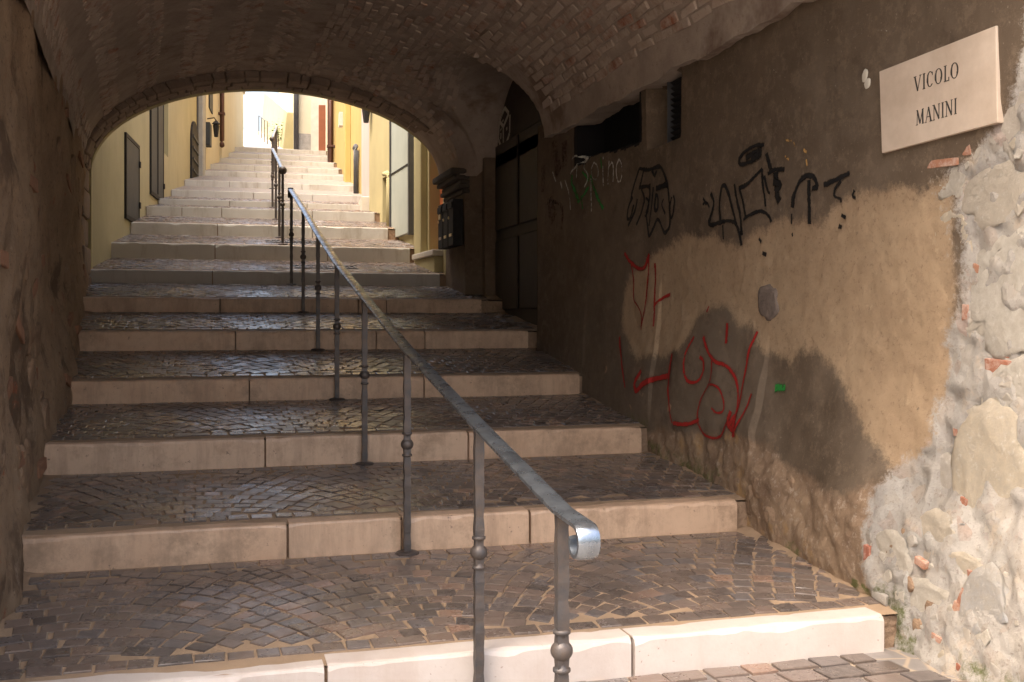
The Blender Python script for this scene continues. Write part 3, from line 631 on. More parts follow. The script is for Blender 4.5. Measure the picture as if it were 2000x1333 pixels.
# ------------------------------------------------------------------ street sign
SX = min(wall_x(y_, z_) for y_ in np.arange(3.25, 4.02, .05) for z_ in np.arange(EYE+.74, EYE+1.12, .05))-.010
sg = empty('street_sign', (SX, 3.63, EYE+.93)); tag(sg, 'cream marble street name plaque reading VICOLO MANINI', 'sign')
c4 = [on_x(x, y, SX) for x, y in ((1717, 140), (1945, 50), (1948, 240), (1722, 300))]
mb = MB(); mb.add([(p.x-SX, p.y-3.63, p.z-EYE-.93) for p in c4]+[(.03, p.y-3.63, p.z-EYE-.93) for p in c4], [(0, 1, 2, 3), (7, 6, 5, 4), (0, 4, 5, 1), (1, 5, 6, 2), (2, 6, 7, 3), (3, 7, 4, 0)])
mb.build('plaque', 'sign_marble', sg, False, .004, 2)
def letter(ch, wd):
    """polygons in a unit-high letter box: thick and thin strokes, serifs"""
    P = []
    def bar(x0, y0, x1, y1, t):
        d = Vector((x1-x0, y1-y0)).normalized(); n = Vector((-d.y, d.x))*t/2
        P.append([(x0+n.x, y0+n.y), (x1+n.x, y1+n.y), (x1-n.x, y1-n.y), (x0-n.x, y0-n.y)])
    def srf(x, y, w_=.26): P.append([(x-w_/2, y-.02), (x+w_/2, y-.02), (x+w_/2, y+.02), (x-w_/2, y+.02)])
    def arc(cx, rx_, a0, a1):
        n = 26
        for i in range(n):
            q0, q1 = [], []
            for a in (a0+(a1-a0)*i/n, a0+(a1-a0)*(i+1)/n):
                t = .035+.10*abs(math.cos(a))**1.5
                q0.append((cx+rx_*math.cos(a), .5+.51*math.sin(a))); q1.append((cx+(rx_-t)*math.cos(a), .5+(.51-.05)*math.sin(a)))
            P.append([q0[0], q0[1], q1[1], q1[0]])
    TH, TN = .13, .05
    if ch == 'V': bar(.06, 1, wd/2, 0, TH); bar(wd-.06, 1, wd/2, 0, TN); srf(.08, 1); srf(wd-.06, 1, .2)
    if ch == 'I': bar(wd/2, 0, wd/2, 1, TH); srf(wd/2, 1); srf(wd/2, 0)
    if ch == 'C': arc(wd/2, wd/2, math.radians(45), math.radians(318)); bar(wd*.86, .72, wd*.86, .94, .04)
    if ch == 'O': arc(wd/2, wd/2, 0, 2*math.pi)
    if ch == 'L': bar(.14, 0, .14, 1, TH); srf(.14, 1); P.append([(.02, -.02), (wd, -.02), (wd, .03), (.02, .03)]); bar(wd-.02, 0, wd-.02, .22, .04)
    if ch == 'M': bar(.08, 0, .12, 1, TN); bar(.12, 1, wd/2, .05, TH); bar(wd/2, .05, wd-.14, 1, TN); bar(wd-.12, 0, wd-.14, 1, TH); srf(.08, 0, .2); srf(wd-.12, 0); srf(.08, 1, .15); srf(wd-.1, 1, .15)
    if ch == 'A': bar(.06, 0, wd/2, 1, TN); bar(wd/2, 1, wd-.07, 0, TH); P.append([(.2, .32), (wd-.2, .32), (wd-.18, .37), (.22, .37)]); srf(.06, 0, .2); srf(wd-.07, 0)
    if ch == 'N': bar(.1, 0, .1, 1, TN); bar(.1, 1, wd-.1, 0, TH); bar(wd-.1, 0, wd-.1, 1, TN); srf(.1, 0, .2); srf(.06, 1, .2); srf(wd-.1, 1, .2)
    return P
WID = dict(V=.72, I=.3, C=.66, O=.74, L=.52, M=.9, A=.74, N=.78)
for word, ya, yb_, z0, hgt in (('VICOLO', 3.735, 3.468, .963, .062), ('MANINI', 3.722, 3.477, .822, .060)):
    tot = sum(WID[c] for c in word)+.16*(len(word)-1); sc = (ya-yb_)/tot; x = 0
    for ch in word:
        mb = MB()
        for n_, pl in enumerate(letter(ch, WID[ch])):
            k = len(pl); e = .0004*(n_ % 5)
            v = [(-.0012-e, ya-(x+a)*sc-3.63, z0+b*hgt-.93+(ya-(x+a)*sc-3.6)*-.01) for a, b in pl]; v2 = [(.001, b, c_) for _, b, c_ in v]
            mb.add(v+v2, [tuple(range(k)), tuple(reversed(range(k, 2*k)))]+[(i, (i+1) % k, k+(i+1) % k, k+i) for i in range(k)])
        mb.build('letter', 'letter_paint', sg); x += WID[ch]+.16

# ------------------------------------------------------------------ left wall
ys2 = np.arange(2.6, 11.9, .03); zs2 = np.arange(-.25, 3.6, .03)
Y2, Z2 = np.meshgrid(ys2, zs2, indexing='ij')
XLb = np.interp(Y2, *LX)-.04
hl = Z2-floor_z(Y2)
XL2 = XLb+fbm(Y2*1.3, Z2*1.1, 5, 201)*.16+fbm(Y2*6, Z2*5, 5, 211)*.07+sstep(.7, 0, hl)*.07
lwall = link('stone_wall', gridmesh(XL2, Y2, Z2, name='stone_wall'), 'rough_stone_wall', None, True)
tag(lwall, 'rough brown stone wall with crumbling render opposite the graffiti', 'wall')
for i in range(70):
    Y = random.uniform(4.6, 11.6); z = float(floor_z(Y))+abs(random.gauss(0, .9))
    if z > 2.9: continue
    a = int((Y-2.6)/.03); b_ = int((z+.25)/.03); x = XL2[a, b_]; r = random.uniform(.05, .15)
    isb = random.random() < .3
    o = bpy.data.objects.new('brick' if isb else 'stone', random.choice(BRB) if isb else random.choice(ST)); COL.objects.link(o); o.parent = lwall
    if isb: D = (.05, .24, .07, 1)
    else: D = (r*.35, r, r*.8, 1)
    o.matrix_local = Matrix.Translation((x-.012, Y, z)) @ Matrix.Rotation(random.uniform(-.4, .4) if isb else random.uniform(0, 6), 4, 'X') @ Matrix.Diagonal(D)
    if not isb: o.material_slots[0].link = 'OBJECT'; o.material_slots[0].material = MATS['wall_stone_brown']

# ------------------------------------------------------------------ vault: barrel with a cross cell over the dark door
SPZ = EYE+1.60; VB = 1.05; VR = 2.79
def vlim(Y): return float(np.interp(Y, *LX))-.02, VR-(.18 if Y > 10.9 else 0)*1.0
def lun(Y): 
    t = (Y-9.71)/1.14; return SPZ+.93*(1-abs(t)**2.3)**.5 if abs(t) < 1 else -1
vy = np.concatenate([np.arange(2.85, 8.4, .045), np.arange(8.4, 11.0, .025), np.arange(11.0, 11.92, .045)]); vt = np.linspace(0, math.pi, 170)
VX = np.zeros((len(vt), len(vy))); VYY = np.zeros_like(VX); VZ = np.zeros_like(VX)
for j, Y in enumerate(vy):
    l0, r0 = vlim(Y); lz = lun(Y)
    xx = (l0+r0)/2+(r0-l0)/2*np.cos(vt); zz = SPZ+VB*np.sin(vt)
    sag = fbm(vt*2.2, np.full_like(vt, Y*1.1), 4, 301)*.07+fbm(vt*14, np.full_like(vt, Y*7), 3, 311)*.018
    zz = np.where(np.sin(vt) > 0, zz-sag, zz)
    rag = fbm(np.full(1, Y*5.0), np.zeros(1), 4, 320)[0]*.07
    zz[0] = SPZ+rag-.03; zz[1] += rag*.6-.01
    use = (zz < lz) & (xx > (l0+r0)/2-.3)
    zz = np.where(use, np.maximum(zz, lz+fbm(xx*3, np.full_like(xx, Y*3), 3, 330)*.03), zz)
    if lz > 0: xx[0] = 3.06; zz[0] = max(lz, SPZ-.05)
    VX[:, j] = xx; VYY[:, j] = Y; VZ[:, j] = zz
vault = link('brick_vault', gridmesh(VX, VYY, VZ, name='brick_vault', flip=True), 'vault_limewash', None, True)
tag(vault, 'limewashed brick barrel vault arching over the stairs', 'vault')
# ragged lip where the vault plaster stops above the wall
n = len(vy)
for part in (0, 1):
  lip = MB()
  for j in range(n-1):
    if (vy[j] > 9.5) != bool(part): continue
    if 8.52 < vy[j] < 10.88: continue
    a = (VX[0, j], vy[j], VZ[0, j]); b_ = (VX[0, j+1], vy[j+1], VZ[0, j+1])
    lip.add([a, b_, (a[0]+.2, b_[1], b_[2]+.015), (a[0]+.2, a[1], a[2]+.015)], [(0, 1, 2, 3)])
  link('plaster_lip', lip.mesh('plaster_lip'), 'vault_limewash', vault)
# bricks of the vault
tt = np.linspace(0, math.pi, 400)
def vpt(t, Y):
    l0, r0 = vlim(Y); j = int(np.clip(np.searchsorted(vy, Y), 0, len(vy)-1)); i = int(np.clip(t/math.pi*(len(vt)-1), 0, len(vt)-1))
    return Vector((VX[i, j], Y, VZ[i, j]))
def vframe(t, Y):
    p = vpt(t, Y); p2 = vpt(min(t+.06, math.pi), Y); p0 = vpt(max(t-.06, 0), Y)
    ey = vpt(t, min(Y+.07, 11.88))-vpt(t, max(Y-.07, 2.9)); ey.x *= .3; ey.normalize(); es = p2-p0; es = (es-ey*es.dot(ey)).normalized(); nn = es.cross(ey).normalized()
    if nn.z > 0: nn = -nn
    return p, es, ey, nn
arc = np.concatenate([[0], np.cumsum(np.hypot(np.diff(1.9*np.cos(tt)), np.diff(VB*np.sin(tt))))]); ARC = arc[-1]
def t_of(s): return float(np.interp(s, arc, tt))
brick_list = []
C_H, C_L = .074, .265
s = .05; row = 0
while s < ARC*.47:
    y = 3.0+(row % 2)*C_L/2
    while y < 11.2:
        m_ = float(fbm(np.array([y*.9]), np.array([s*1.6]), 3, 401)[0])
        if m_ > -.24 and random.random() < .93:
            brick_list.append((s, y+C_L/2, 0, C_L-.018, C_H-.014))
        y += C_L
    s += C_H; row += 1
# herringbone field over crown and left haunch
s0 = ARC*.48; strip = .40
for kx in range(int((ARC-.15-s0)/strip)+1):
    for ky in range(int(8.4/.085)):
        y = 3.0+ky*.085; sc_ = s0+(kx+.5)*strip
        if sc_ > ARC-.1 or random.random() < .08: continue
        brick_list.append((sc_, y, (1 if kx % 2 else -1)*.62, strip/math.sin(math.pi/2-.62)*.30, .052))
        brick_list.append((sc_+strip*.25, y+.04, (1 if kx % 2 else -1)*.62, .16, .052))
VBM = [brick_mesh(i+30, 'vault_brick') for i in range(6)]
BSRC = [np.array([v.co[:] for v in m.vertices]) for m in VBM]; BFAC = [[tuple(p.vertices) for p in m.polygons] for m in VBM]
random.seed(21)
def near_key(b):
    p = vpt(t_of(b[0]), b[1]); r = Vector((p.x, p.y, p.z-EYE)); d = r.x*SP+r.y*CP; px = 1000+FPX*(r.x*CP-r.y*SP)/d; py = HOR-FPX*r.z/d
    vis = 0 <= px <= 2000 and 0 <= py <= 1333 and b[2] == 0
    return (0 if vis else 1, p.length)
brick_list.sort(key=near_key)
rest = MB(); cnt = 0
for (s_, y, rot, L_, H_) in brick_list:
    p, es, ey, nn = vframe(t_of(min(s_, ARC-.02)), y)
    if abs(ey.z) > .72 or abs(es.z) > .97 or (8.4 < y < 11.0 and p.x > 2.5): continue
    M = Matrix(((ey.x, es.x, nn.x, p.x), (ey.y, es.y, nn.y, p.y), (ey.z, es.z, nn.z, p.z), (0, 0, 0, 1)))
    M = M @ Matrix.Translation((0, 0, random.uniform(-.022, -.013))) @ Matrix.Rotation(rot+random.uniform(-.05, .05), 4, 'Z') @ Matrix.Rotation(random.uniform(-.05, .05), 4, 'X') @ Matrix.Diagonal((L_*random.uniform(.8, 1.03), H_*random.uniform(.82, 1.04), .05, 1))
    k = random.randrange(6)
    if cnt < 300 and rot == 0:
        o = bpy.data.objects.new('brick', VBM[k]); COL.objects.link(o); o.parent = vault; o.matrix_local = M; cnt += 1
    else: rest.add([M @ Vector(v) for v in BSRC[k]], BFAC[k])
o = link('bricks', rest.mesh('bricks'), 'vault_brick', vault); o['kind'] = 'stuff'

# arch of rough voussoirs at the upper mouth
arch = empty('stone_arch', (.75, 11.6, 0)); tag(arch, 'rough stone arch framing the bright upper end of the passage', 'arch')
aL, aR = -1.16, 2.66; AB = .96
random.seed(5)
for dpt in range(3):
    t = 0.0
    while t < math.pi:
        dt = random.uniform(.05, .15); t2 = min(t+dt, math.pi)
        mb = MB(); y0 = 11.30+dpt*.19+.004; y1 = y0+.182; r_ = random.uniform(-.012, .012)
        vs = []
        for y in (y0, y1):
            for (tq, ex) in ((t+.0025, 0), (t2-.0025, 0), (t2-.0025, .22), (t+.0025, .22)):
                vs.append(((aL+aR)/2+((aR-aL)/2+ex+r_)*math.cos(tq)-.75, y-11.6, SPZ+.0+(AB+ex+r_)*math.sin(tq)))
        mb.add(vs, [(0, 1, 2, 3), (7, 6, 5, 4), (0, 4, 5, 1), (1, 5, 6, 2), (2, 6, 7, 3), (3, 7, 4, 0)])
        mb.build('voussoir', 'voussoir_stone', arch, False, .009, 1); t = t2
# jambs carrying it on the left
for k in range(9):
    z0 = .35+k*.29; mb = MB(); e = random.uniform(-.03, .03)
    mb.box(-1.62-.75, aL+.01+e-.75, 11.28-11.6+random.uniform(-.04, .02), 11.86-11.6, z0+.006, min(z0+.284, SPZ-.004)); mb.build('jamb_stone', 'voussoir_stone', arch, False, .025, 2)

# building over the passage: front wall, rear wall, upper body
bld = empty('passage_building', (.9, 7, 0)); tag(bld, 'old house built across the stairway above the vault', 'building')
def arch_wall(y0, y1, l0, r0, b, x0, x1, zt):
    n = 48; mb = MB(); cx = (l0+r0)/2; a = (r0-l0)/2
    cur = [(cx+a*math.cos(math.pi*i/n), SPZ+b*math.sin(math.pi*i/n)) for i in range(n+1)]
    for (p, q_) in zip(cur[:-1], cur[1:]):
        mb.add([(p[0], y0, p[1]), (q_[0], y0, q_[1]), (q_[0], y0, zt), (p[0], y0, zt), (p[0], y1, p[1]), (q_[0], y1, q_[1]), (q_[0], y1, zt), (p[0], y1, zt)], [(0, 1, 2, 3), (7, 6, 5, 4), (0, 4, 5, 1)])
    mb.box(x0, l0, y0, y1, 0, zt); mb.box(r0, x1, y0, y1, 0, zt)
    mb.v = [(x-.9, y-7, z) for x, y, z in mb.v]; return mb
arch_wall(2.55, 2.85, -.72, 3.0, 1.25, -7, 10, 6.4).build('front_wall', 'stucco_ochre', bld)
arch_wall(11.88, 12.0, -1.15, 2.67, .972, -7, 10, 6.4).build('rear_wall', 'stucco_ochre', bld)
mb = MB(); mb.box(-7.9, 9.1, 2.86-7, 11.87-7, 4.4, 6.35); mb.build('upper_storey', 'stucco_ochre', bld)
mb = MB(); mb.box(-8.2, 9.4, 2.3-7, 12.3-7, 6.41, 6.6); mb.build('roof', 'roof_tile', bld)
# wall closing the cross cell above the door
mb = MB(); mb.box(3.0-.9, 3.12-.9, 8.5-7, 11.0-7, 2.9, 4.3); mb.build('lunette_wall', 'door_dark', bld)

# dark door in the right wall
dr = empty('door', (2.99, 9.85, float(floor_z(9.67)))); tag(dr, 'tall dark wooden door in the shadowed wall, white cube drawn above', 'door')
zf = float(floor_z(9.67)); zt_ = 3.0-zf
mb = MB(); mb.box(-.02, .06, -.90, .89, -.4, zt_); mb.build('door_leaf', 'door_dark', dr)
for a, b_ in ((-.85, -.04), (.04, .85)):
    for z0, z1 in ((.12, .85), (.95, 1.75), (1.85, zt_-.08)):
        mb = MB(); mb.box(-.045, -.021, a, b_, z0, z1); mb.build('door_panel', 'door_dark', dr, False, .012, 1)
# cube drawn in chalk on the lunette wall above
V = []; F = []; E = []
cp = lambda x, y: on_x(930+x/8.33, 180+y/8.33, 2.965)-Vector((0, .20, .02))
segs = [((395, 290), (460, 380)), ((395, 290), (310, 500)), ((310, 500), (375, 590)), ((460, 380), (375, 590)), ((310, 500), (300, 800)), ((300, 800), (375, 1020)), ((375, 590), (375, 1020)), ((480, 400), (475, 690)), ((475, 690), (378, 1020)), ((430, 600), (432, 650)), ((340, 690), (338, 790)), ((372, 480), (374, 510)), ((340, 620), (345, 650))]
for a, b_ in segs:
    p, q_ = cp(*a), cp(*b_); p2, q2 = Vector((p.y, p.z)), Vector((q_.y, q_.z)); t = (q2-p2).normalized(); n_ = Vector((-t.y, t.x))*.022; o = len(V)
    dx = -.0004*len(F)
    for c_, u in ((p2, -1), (p2, 1), (q2, 1), (q2, -1)): V.append((2.955+dx-2.99, c_.x+n_.x*u-9.85, c_.y+n_.y*u-zf)); E.append(.2)
    F.append((o, o+1, o+2, o+3))
m = bpy.data.meshes.new('chalk_cube'); m.from_pydata(V, [], F); a = m.attributes.new('edge', 'FLOAT', 'POINT'); a.data.foreach_set('value', np.array(E, dtype=np.float32)); link('chalk_cube', m, 'spray_white', dr)

# louvred window and its slats high in the wall
wn = empty('louvre_window', (WX+.09, 6.13, EYE+1.16)); tag(wn, 'small dark louvred window under the vault edge', 'window')
mb = MB(); mb.box(.0, .02, -.14, .14, 0, .42); mb.build('backing', 'black_metal', wn)
for k in range(11):
    mb = MB(); M = Matrix.Translation((-.02, 0, .03+k*.036)) @ Matrix.Rotation(.6, 4, 'Y'); mb.mbox(M, -.016, .016, -.13, .13, -.003, .003); mb.build('slat', 'black_metal', wn)
for a in (-.145, .145):
    mb = MB(); mb.box(-.05, .0, a-.006, a+.006, 0, .42); mb.build('frame_side', 'downpipe_dark' if a > 0 else 'black_metal', wn)

# cornice on the pilaster and mailboxes
PX = WX-.18
co = empty('cornice', (PX, 11.39, EYE+1.38)); tag(co, 'dark moulded stone cornice on the pilaster above the mailboxes', 'cornice')
for k, (d, z0, z1) in enumerate(((.03, 0, .05), (.07, .052, .10), (.05, .102, .15), (.11, .152, .20), (.16, .202, .27))):
    mb = MB(); mb.box(-d, .05, -.50, .46, z0, z1); mb.build('moulding', 'cornice_stone', co, False, .018, 2)
for k, Yc in enumerate((11.62, 11.36, 11.10)):
    mx_ = empty('mailbox', (PX-.005, Yc, EYE+.83))
    tag(mx_, ['black mailbox nearest the orange shutter, with a brass emblem', 'black mailbox in the middle of the row of three', 'black mailbox nearest the dark door'][k], 'mailbox', 'three black mailboxes under the cornice')
    mb = MB(); mb.box(-.11, 0, -.115, .115, 0, .50); mb.build('body', 'black_metal', mx_, False, .008, 2)
    mb = MB(); mb.box(-.125, -.108, -.10, .10, .40, .47); mb.build('flap', 'black_metal', mx_, False, .005, 1)
    mb = MB(); mb.box(-.118, -.109, -.05, .05, .10, .13); mb.build('name_plate', 'brass' if k else 'sign_marble', mx_)
    mb = MB(); mb.lathe([(.001, -.01), (.016, -.01), (.016, .0), (.001, .002)], seg=10)
    mb.v = [(-.128+z, x, y+.30) for x, y, z in mb.v]; mb.build('lock', 'brass', mx_)
    if k == 0:
        mb = MB(); mb.box(-.122, -.11, -.05, .05, .33, .39); mb.build('emblem', 'brass', mx_, False, .01, 1)

# ------------------------------------------------------------------ handrails
RXP = .917
def post_obj(parent, x, y, z0, z1, ball=True, near=True):
    mb = MB(); h = z1-z0; n = max(6, int(h/.045)) if near else 4
    rs = []
    for i in range(n+1):
        z = h*i/n; w_ = .0145+(.0022 if i % 2 else 0)+random.uniform(-.0006, .0006); tw = random.uniform(-.05, .05) if near else 0
        rs.append([(w_*math.sqrt(2)*math.cos(tw+math.pi/4+k*math.pi/2), w_*math.sqrt(2)*math.sin(tw+math.pi/4+k*math.pi/2), z) for k in range(4)])
    mb.rings(rs); p = mb.build('post', 'iron', parent); p.location = (x-parent.location.x, y-parent.location.y, z0-parent.location.z)
    if ball:
        zc = h*.535; b = MB(); R_ = .029
        prof = [(.019, -.058), (.024, -.055), (.024, -.047), (.017, -.044), (.016, -.036)]+[(R_*math.cos(a), R_*math.sin(a)) for a in [math.radians(d) for d in range(-60, 61, 15)]]+[(.016, .036), (.017, .044), (.024, .047), (.024, .055), (.019, .058)]
        seg = 20; rs = []
        for r, z in prof: rs.append([(r*(1+(.05 if (k % 2 and abs(z) < .034) else 0))*math.cos(2*math.pi*k/seg), r*(1+(.05 if (k % 2 and abs(z) < .034) else 0))*math.sin(2*math.pi*k/seg), zc+z) for k in range(seg)])
        b.rings(rs); b.build('ball_knop', 'iron', p, True)
    d = MB(); d.lathe([(.055, -.004), (.058, .004), (.05, .010), (.02, .014)], seg=16); d.build('base_plate', 'iron', p)
    return p
def flat_bar(parent, pts, wid=.05, th=.014, mat='rail_steel', name='top_rail', curl=False):
    pts = [Vector(p) for p in pts]; rs = []
    for i, p in enumerate(pts):
        d = (pts[min(i+1, len(pts)-1)]-pts[max(i-1, 0)]).normalized(); u = Vector((1, 0, 0)); v = u.cross(d).normalized()
        if v.z < 0 and not curl: v = -v
        prof = [(-wid/2, -th/2), (wid/2, -th/2), (wid/2, th*.2), (wid*.28, th*.5), (-wid*.28, th*.5), (-wid/2, th*.2)]
        rs.append([p+u*a+v*b for a, b in prof])
    mb = MB(); mb.rings(rs); L = parent.location
    mb.v = [(x-L.x, y-L.y, z-L.z) for x, y, z in mb.v]; o = mb.build(name, mat, parent, True); o.data.set_sharp_from_angle(angle=math.radians(38)); return o
PO = [(1097, 995), (935, 830), (795, 681), (712, 580), (658, 513), (621, 456), (592, 407), (569, 372)]
K_ = 1959.0; tops = []
for x, y in PO:
    d = K_/(x-400); r = ray(x, y); tops.append(Vector((r.x*d, r.y*d, r.z*d+EYE)))
rail = empty('handrail', (RXP, 2.7, 0)); tag(rail, 'long wrought iron handrail with curled end running through the passage', 'handrail')
for i, p in enumerate(tops):
    z0 = 0.0 if i < 2 else float(floor_z(p.y)); post_obj(rail, RXP, p.y, z0, p.z-.004)
d0 = (tops[0]-tops[1]).normalized(); start = Vector((RXP, tops[0].y, tops[0].z)); d0 = Vector((0, d0.y, d0.z*.35)).normalized()
pts = []; cr = .045
e = start+d0*.17; nrm = Vector((0, d0.z, -d0.y)); 
if nrm.z > 0: nrm = -nrm
cc = e+nrm*cr
for i in range(44, -1, -1):
    a = math.radians(i*6.5); rr = cr*(1-.38*max(0, i-8)/36)
    pts.append(cc+(-nrm*math.cos(a)+d0*math.sin(a))*rr)
pts = pts+[Vector((RXP, p.y, p.z)) for p in tops]
pe = tops[-1]+(tops[-1]-tops[-2]).normalized()*.12; pts.append(Vector((RXP, pe.y, pe.z)))
flat_bar(rail, pts, .058, curl=True)
mb = MB(); mb.box(-.03, .03, pe.y-2.7-.03, pe.y-2.7+.03, pe.z-.10, pe.z+.012); mb.build('end_block', 'iron', rail, False, .006, 1)
def upper_rail(name, label, pl, hgt, x):
    r = empty('handrail', (x[0], pl[0], 0)); tag(r, label, 'handrail', 'iron handrails on the stairs outside')
    tp = []
    for i, y in enumerate(pl):
        xx = x[0]+(x[1]-x[0])*i/max(1, len(pl)-1); z0 = float(floor_z(y)); zt2 = z0+hgt
        tp.append(Vector((xx, y, zt2)))
    # even slope for the rail
    for i in range(len(tp)): tp[i].z = tp[0].z+(tp[-1].z-tp[0].z)*(tp[i].y-tp[0].y)/(tp[-1].y-tp[0].y)
    for i, p in enumerate(tp): post_obj(r, p.x, p.y, float(floor_z(p.y)), p.z, True, False)
    flat_bar(r, tp)
    b = MB(); b.lathe([(.001, -.06), (.035, -.05), (.052, -.02), (.052, .01), (.03, .035), (.001, .04)], seg=14); o = b.build('end_knob', 'iron', r, True); o.location = (0, 0, tp[0].z)
    return r
upper_rail('handrail', 'black iron handrail with ball end just beyond the arch', [13.35, 14.4, 15.6, 16.9], .93, (.93, 1.02))
upper_rail('handrail', 'black iron handrail on the upper flight below the landing', [20.3, 22.9, 25.3, 27.8, 30.3], .95, (1.22, 1.95))

# ------------------------------------------------------------------ alley houses
def house(name, label, p0, p1, z0, z1, depth, side, mat, holes=(), plinth=None):
    """front runs p0->p1; side=-1: alley lies to the right of it (house on the left)"""
    d = Vector((p1[0]-p0[0], p1[1]-p0[1])); L = d.length; rz = math.atan2(d.y, d.x)
    e = empty(name, (p0[0], p0[1], z0), rz); tag(e, label, 'building')
    yi = 1 if side < 0 else -1                        # local y pointing into the house
    mb = MB(); xs = sorted({0, L, *[h[0] for h in holes], *[h[1] for h in holes]}); zz = sorted({0, z1-z0, *[h[2]-z0 for h in holes], *[h[3]-z0 for h in holes]})
    for a, b in zip(xs[:-1], xs[1:]):
        for c_, f in zip(zz[:-1], zz[1:]):
            hole = any(h[0] <= a and b <= h[1] and h[2]-z0 <= c_ and f <= h[3]-z0 for h in holes)
            y = .22*yi if hole else 0
            mb.add([(a, y, c_), (b, y, c_), (b, y, f), (a, y, f)], [(0, 1, 2, 3)])
    for h in holes:
        a, b, c_, f = h[0], h[1], h[2]-z0, h[3]-z0; y = .22*yi
        mb.add([(a, 0, c_), (b, 0, c_), (b, 0, f), (a, 0, f), (a, y, c_), (b, y, c_), (b, y, f), (a, y, f)], [(0, 1, 5, 4), (1, 2, 6, 5), (2, 3, 7, 6), (3, 0, 4, 7)])
    D = depth*yi; H = z1-z0
    mb.add([(0, 0, 0), (L, 0, 0), (L, 0, H), (0, 0, H), (0, D, 0), (L, D, 0), (L, D, H), (0, D, H)], [(4, 5, 6, 7), (0, 4, 7, 3), (1, 5, 6, 2), (3, 2, 6, 7)])
    m = mb.mesh('wall'); link('wall', m, mat, e)
    r = MB(); o_ = -.35*yi; r.box(-.0, L, min(o_, D), max(o_, D), H+.01, H+.16); r.build('roof', 'roof_tile', e)
    e['L'] = L; e['yi'] = yi; e['z0'] = z0
    del e['L'], e['yi'], e['z0']
    return e, L, yi, z0
def hb(h, name, x0, x1, y0, y1, z0, z1, mat, bevel=0, parent=None):
    """box on the house front; y positive = out into the alley; z in world"""
    e, L, yi, zb = h; a, b = -y0*yi, -y1*yi
    mb = MB(); mb.box(x0, x1, min(a, b), max(a, b), z0-zb, z1-zb); return mb.build(name, mat, parent or e, False, bevel, 1)
def hx(h, p0, p1, px, py):
    """pixel on the house front -> (distance along, world z)"""
    p = on_line(px, py, p0, p1); return (Vector((p.x-p0[0], p.y-p0[1]))).length*(1 if (p.y-p0[1]) >= 0 else -1), p.z
# left, pale yellow house with metal shutters
A0, A1 = (-1.165, 12.0), (-.10, 23.2)
la = lambda px, py: hx(None, A0, A1, px, py)
xa, z_a = la(244, 418); xb, z_b = la(268, 430); xc, zc0 = la(293, 372); xd, _ = la(316, 390); xe, ze = la(318, 290); xf, zf_ = la(327, 305)
hL = house('yellow_house', 'pale yellow house with grey metal shutters on the left of the stairs', A0, A1, 0, 7.3, 6, -1, 'stucco_yellow_pale', holes=[(xe, xf+.1, ze-.05, ze+2.4)])
def shutter(h, x0, x1, z0, z1, name='shutter', split=False):
    o = hb(h, name, x0, x1, .0, .022, z0, z1, 'shutter_grey', .004)
    e = h[0]; hb(h, 'frame', x0-.05, x1+.05, .0, .03, z0-.05, z0, 'black_metal', 0, None); hb(h, 'frame', x0-.05, x0-.002, .0, .028, z0, z1, 'black_metal'); hb(h, 'frame', x1+.002, x1+.05, .0, .028, z0, z1, 'black_metal')
    hb(h, 'frame', x0-.05, x1+.05, .0, .028, z1+.002, z1+.05, 'black_metal')
    if split: hb(h, 'meeting_rail', (x0+x1)/2-.02, (x0+x1)/2+.02, .023, .035, z0+.02, z1-.02, 'black_metal')
    for z in (z0+.18, z1-.25): hb(h, 'hinge', x1-.02, x1+.05, .029, .045, z, z+.08, 'black_metal')
shutter(hL, xa, xb, EYE+1.36, EYE+2.34); shutter(hL, xc, xd, EYE+1.92, EYE+3.75, split=True)
xg, zg = la(371, 360); xh, _ = la(384, 365)
mb = MB(); n = 12; pr = []; zb0 = EYE+2.55; zb1 = EYE+3.55; cx = (xg+xh)/2; rr = (xh-xg)/2
pr = [(xg, zb0), (xh, zb0)]+[(cx+rr*math.cos(math.pi*i/n), zb1+rr*.75*math.sin(math.pi*i/n)) for i in range(n+1)]
k = len(pr); mb.add([(a, -.04, b) for a, b in pr]+[(a, .02, b) for a, b in pr], [tuple(range(k)), tuple(reversed(range(k, 2*k)))]+[(i, (i+1) % k, k+(i+1) % k, k+i) for i in range(k)])
ad = mb.build('arched_door', 'black_metal', hL[0])
for i in range(5): hb(hL, 'bar', xg+.1, xh-.1, .042, .06, zb0+.2+i*.22, zb0+.24+i*.22, 'shutter_grey', 0, ad)
xq, _ = la(391, 300); hb(hL, 'pilaster', min(xq, hL[1]-.55), hL[1]-.02, 0, .12, 1.5, 7.2, 'concrete_grey', .02)
hb(hL, 'string_course', 0, hL[1], .0, .06, 6.9, 7.05, 'stone_pale')
e = hL[0]
mb = MB(); mb.tube([(hL[1]-.75, -.03, 3.0), (hL[1]-.75, -.03, 6.9)], .02, 6); mb.build('conduit', 'downpipe_dark', e, True)
hb(hL, 'door_step', xg-.3, xh+.1, 0, .16, EYE+2.2, EYE+2.54, 'stone_pale', .01)
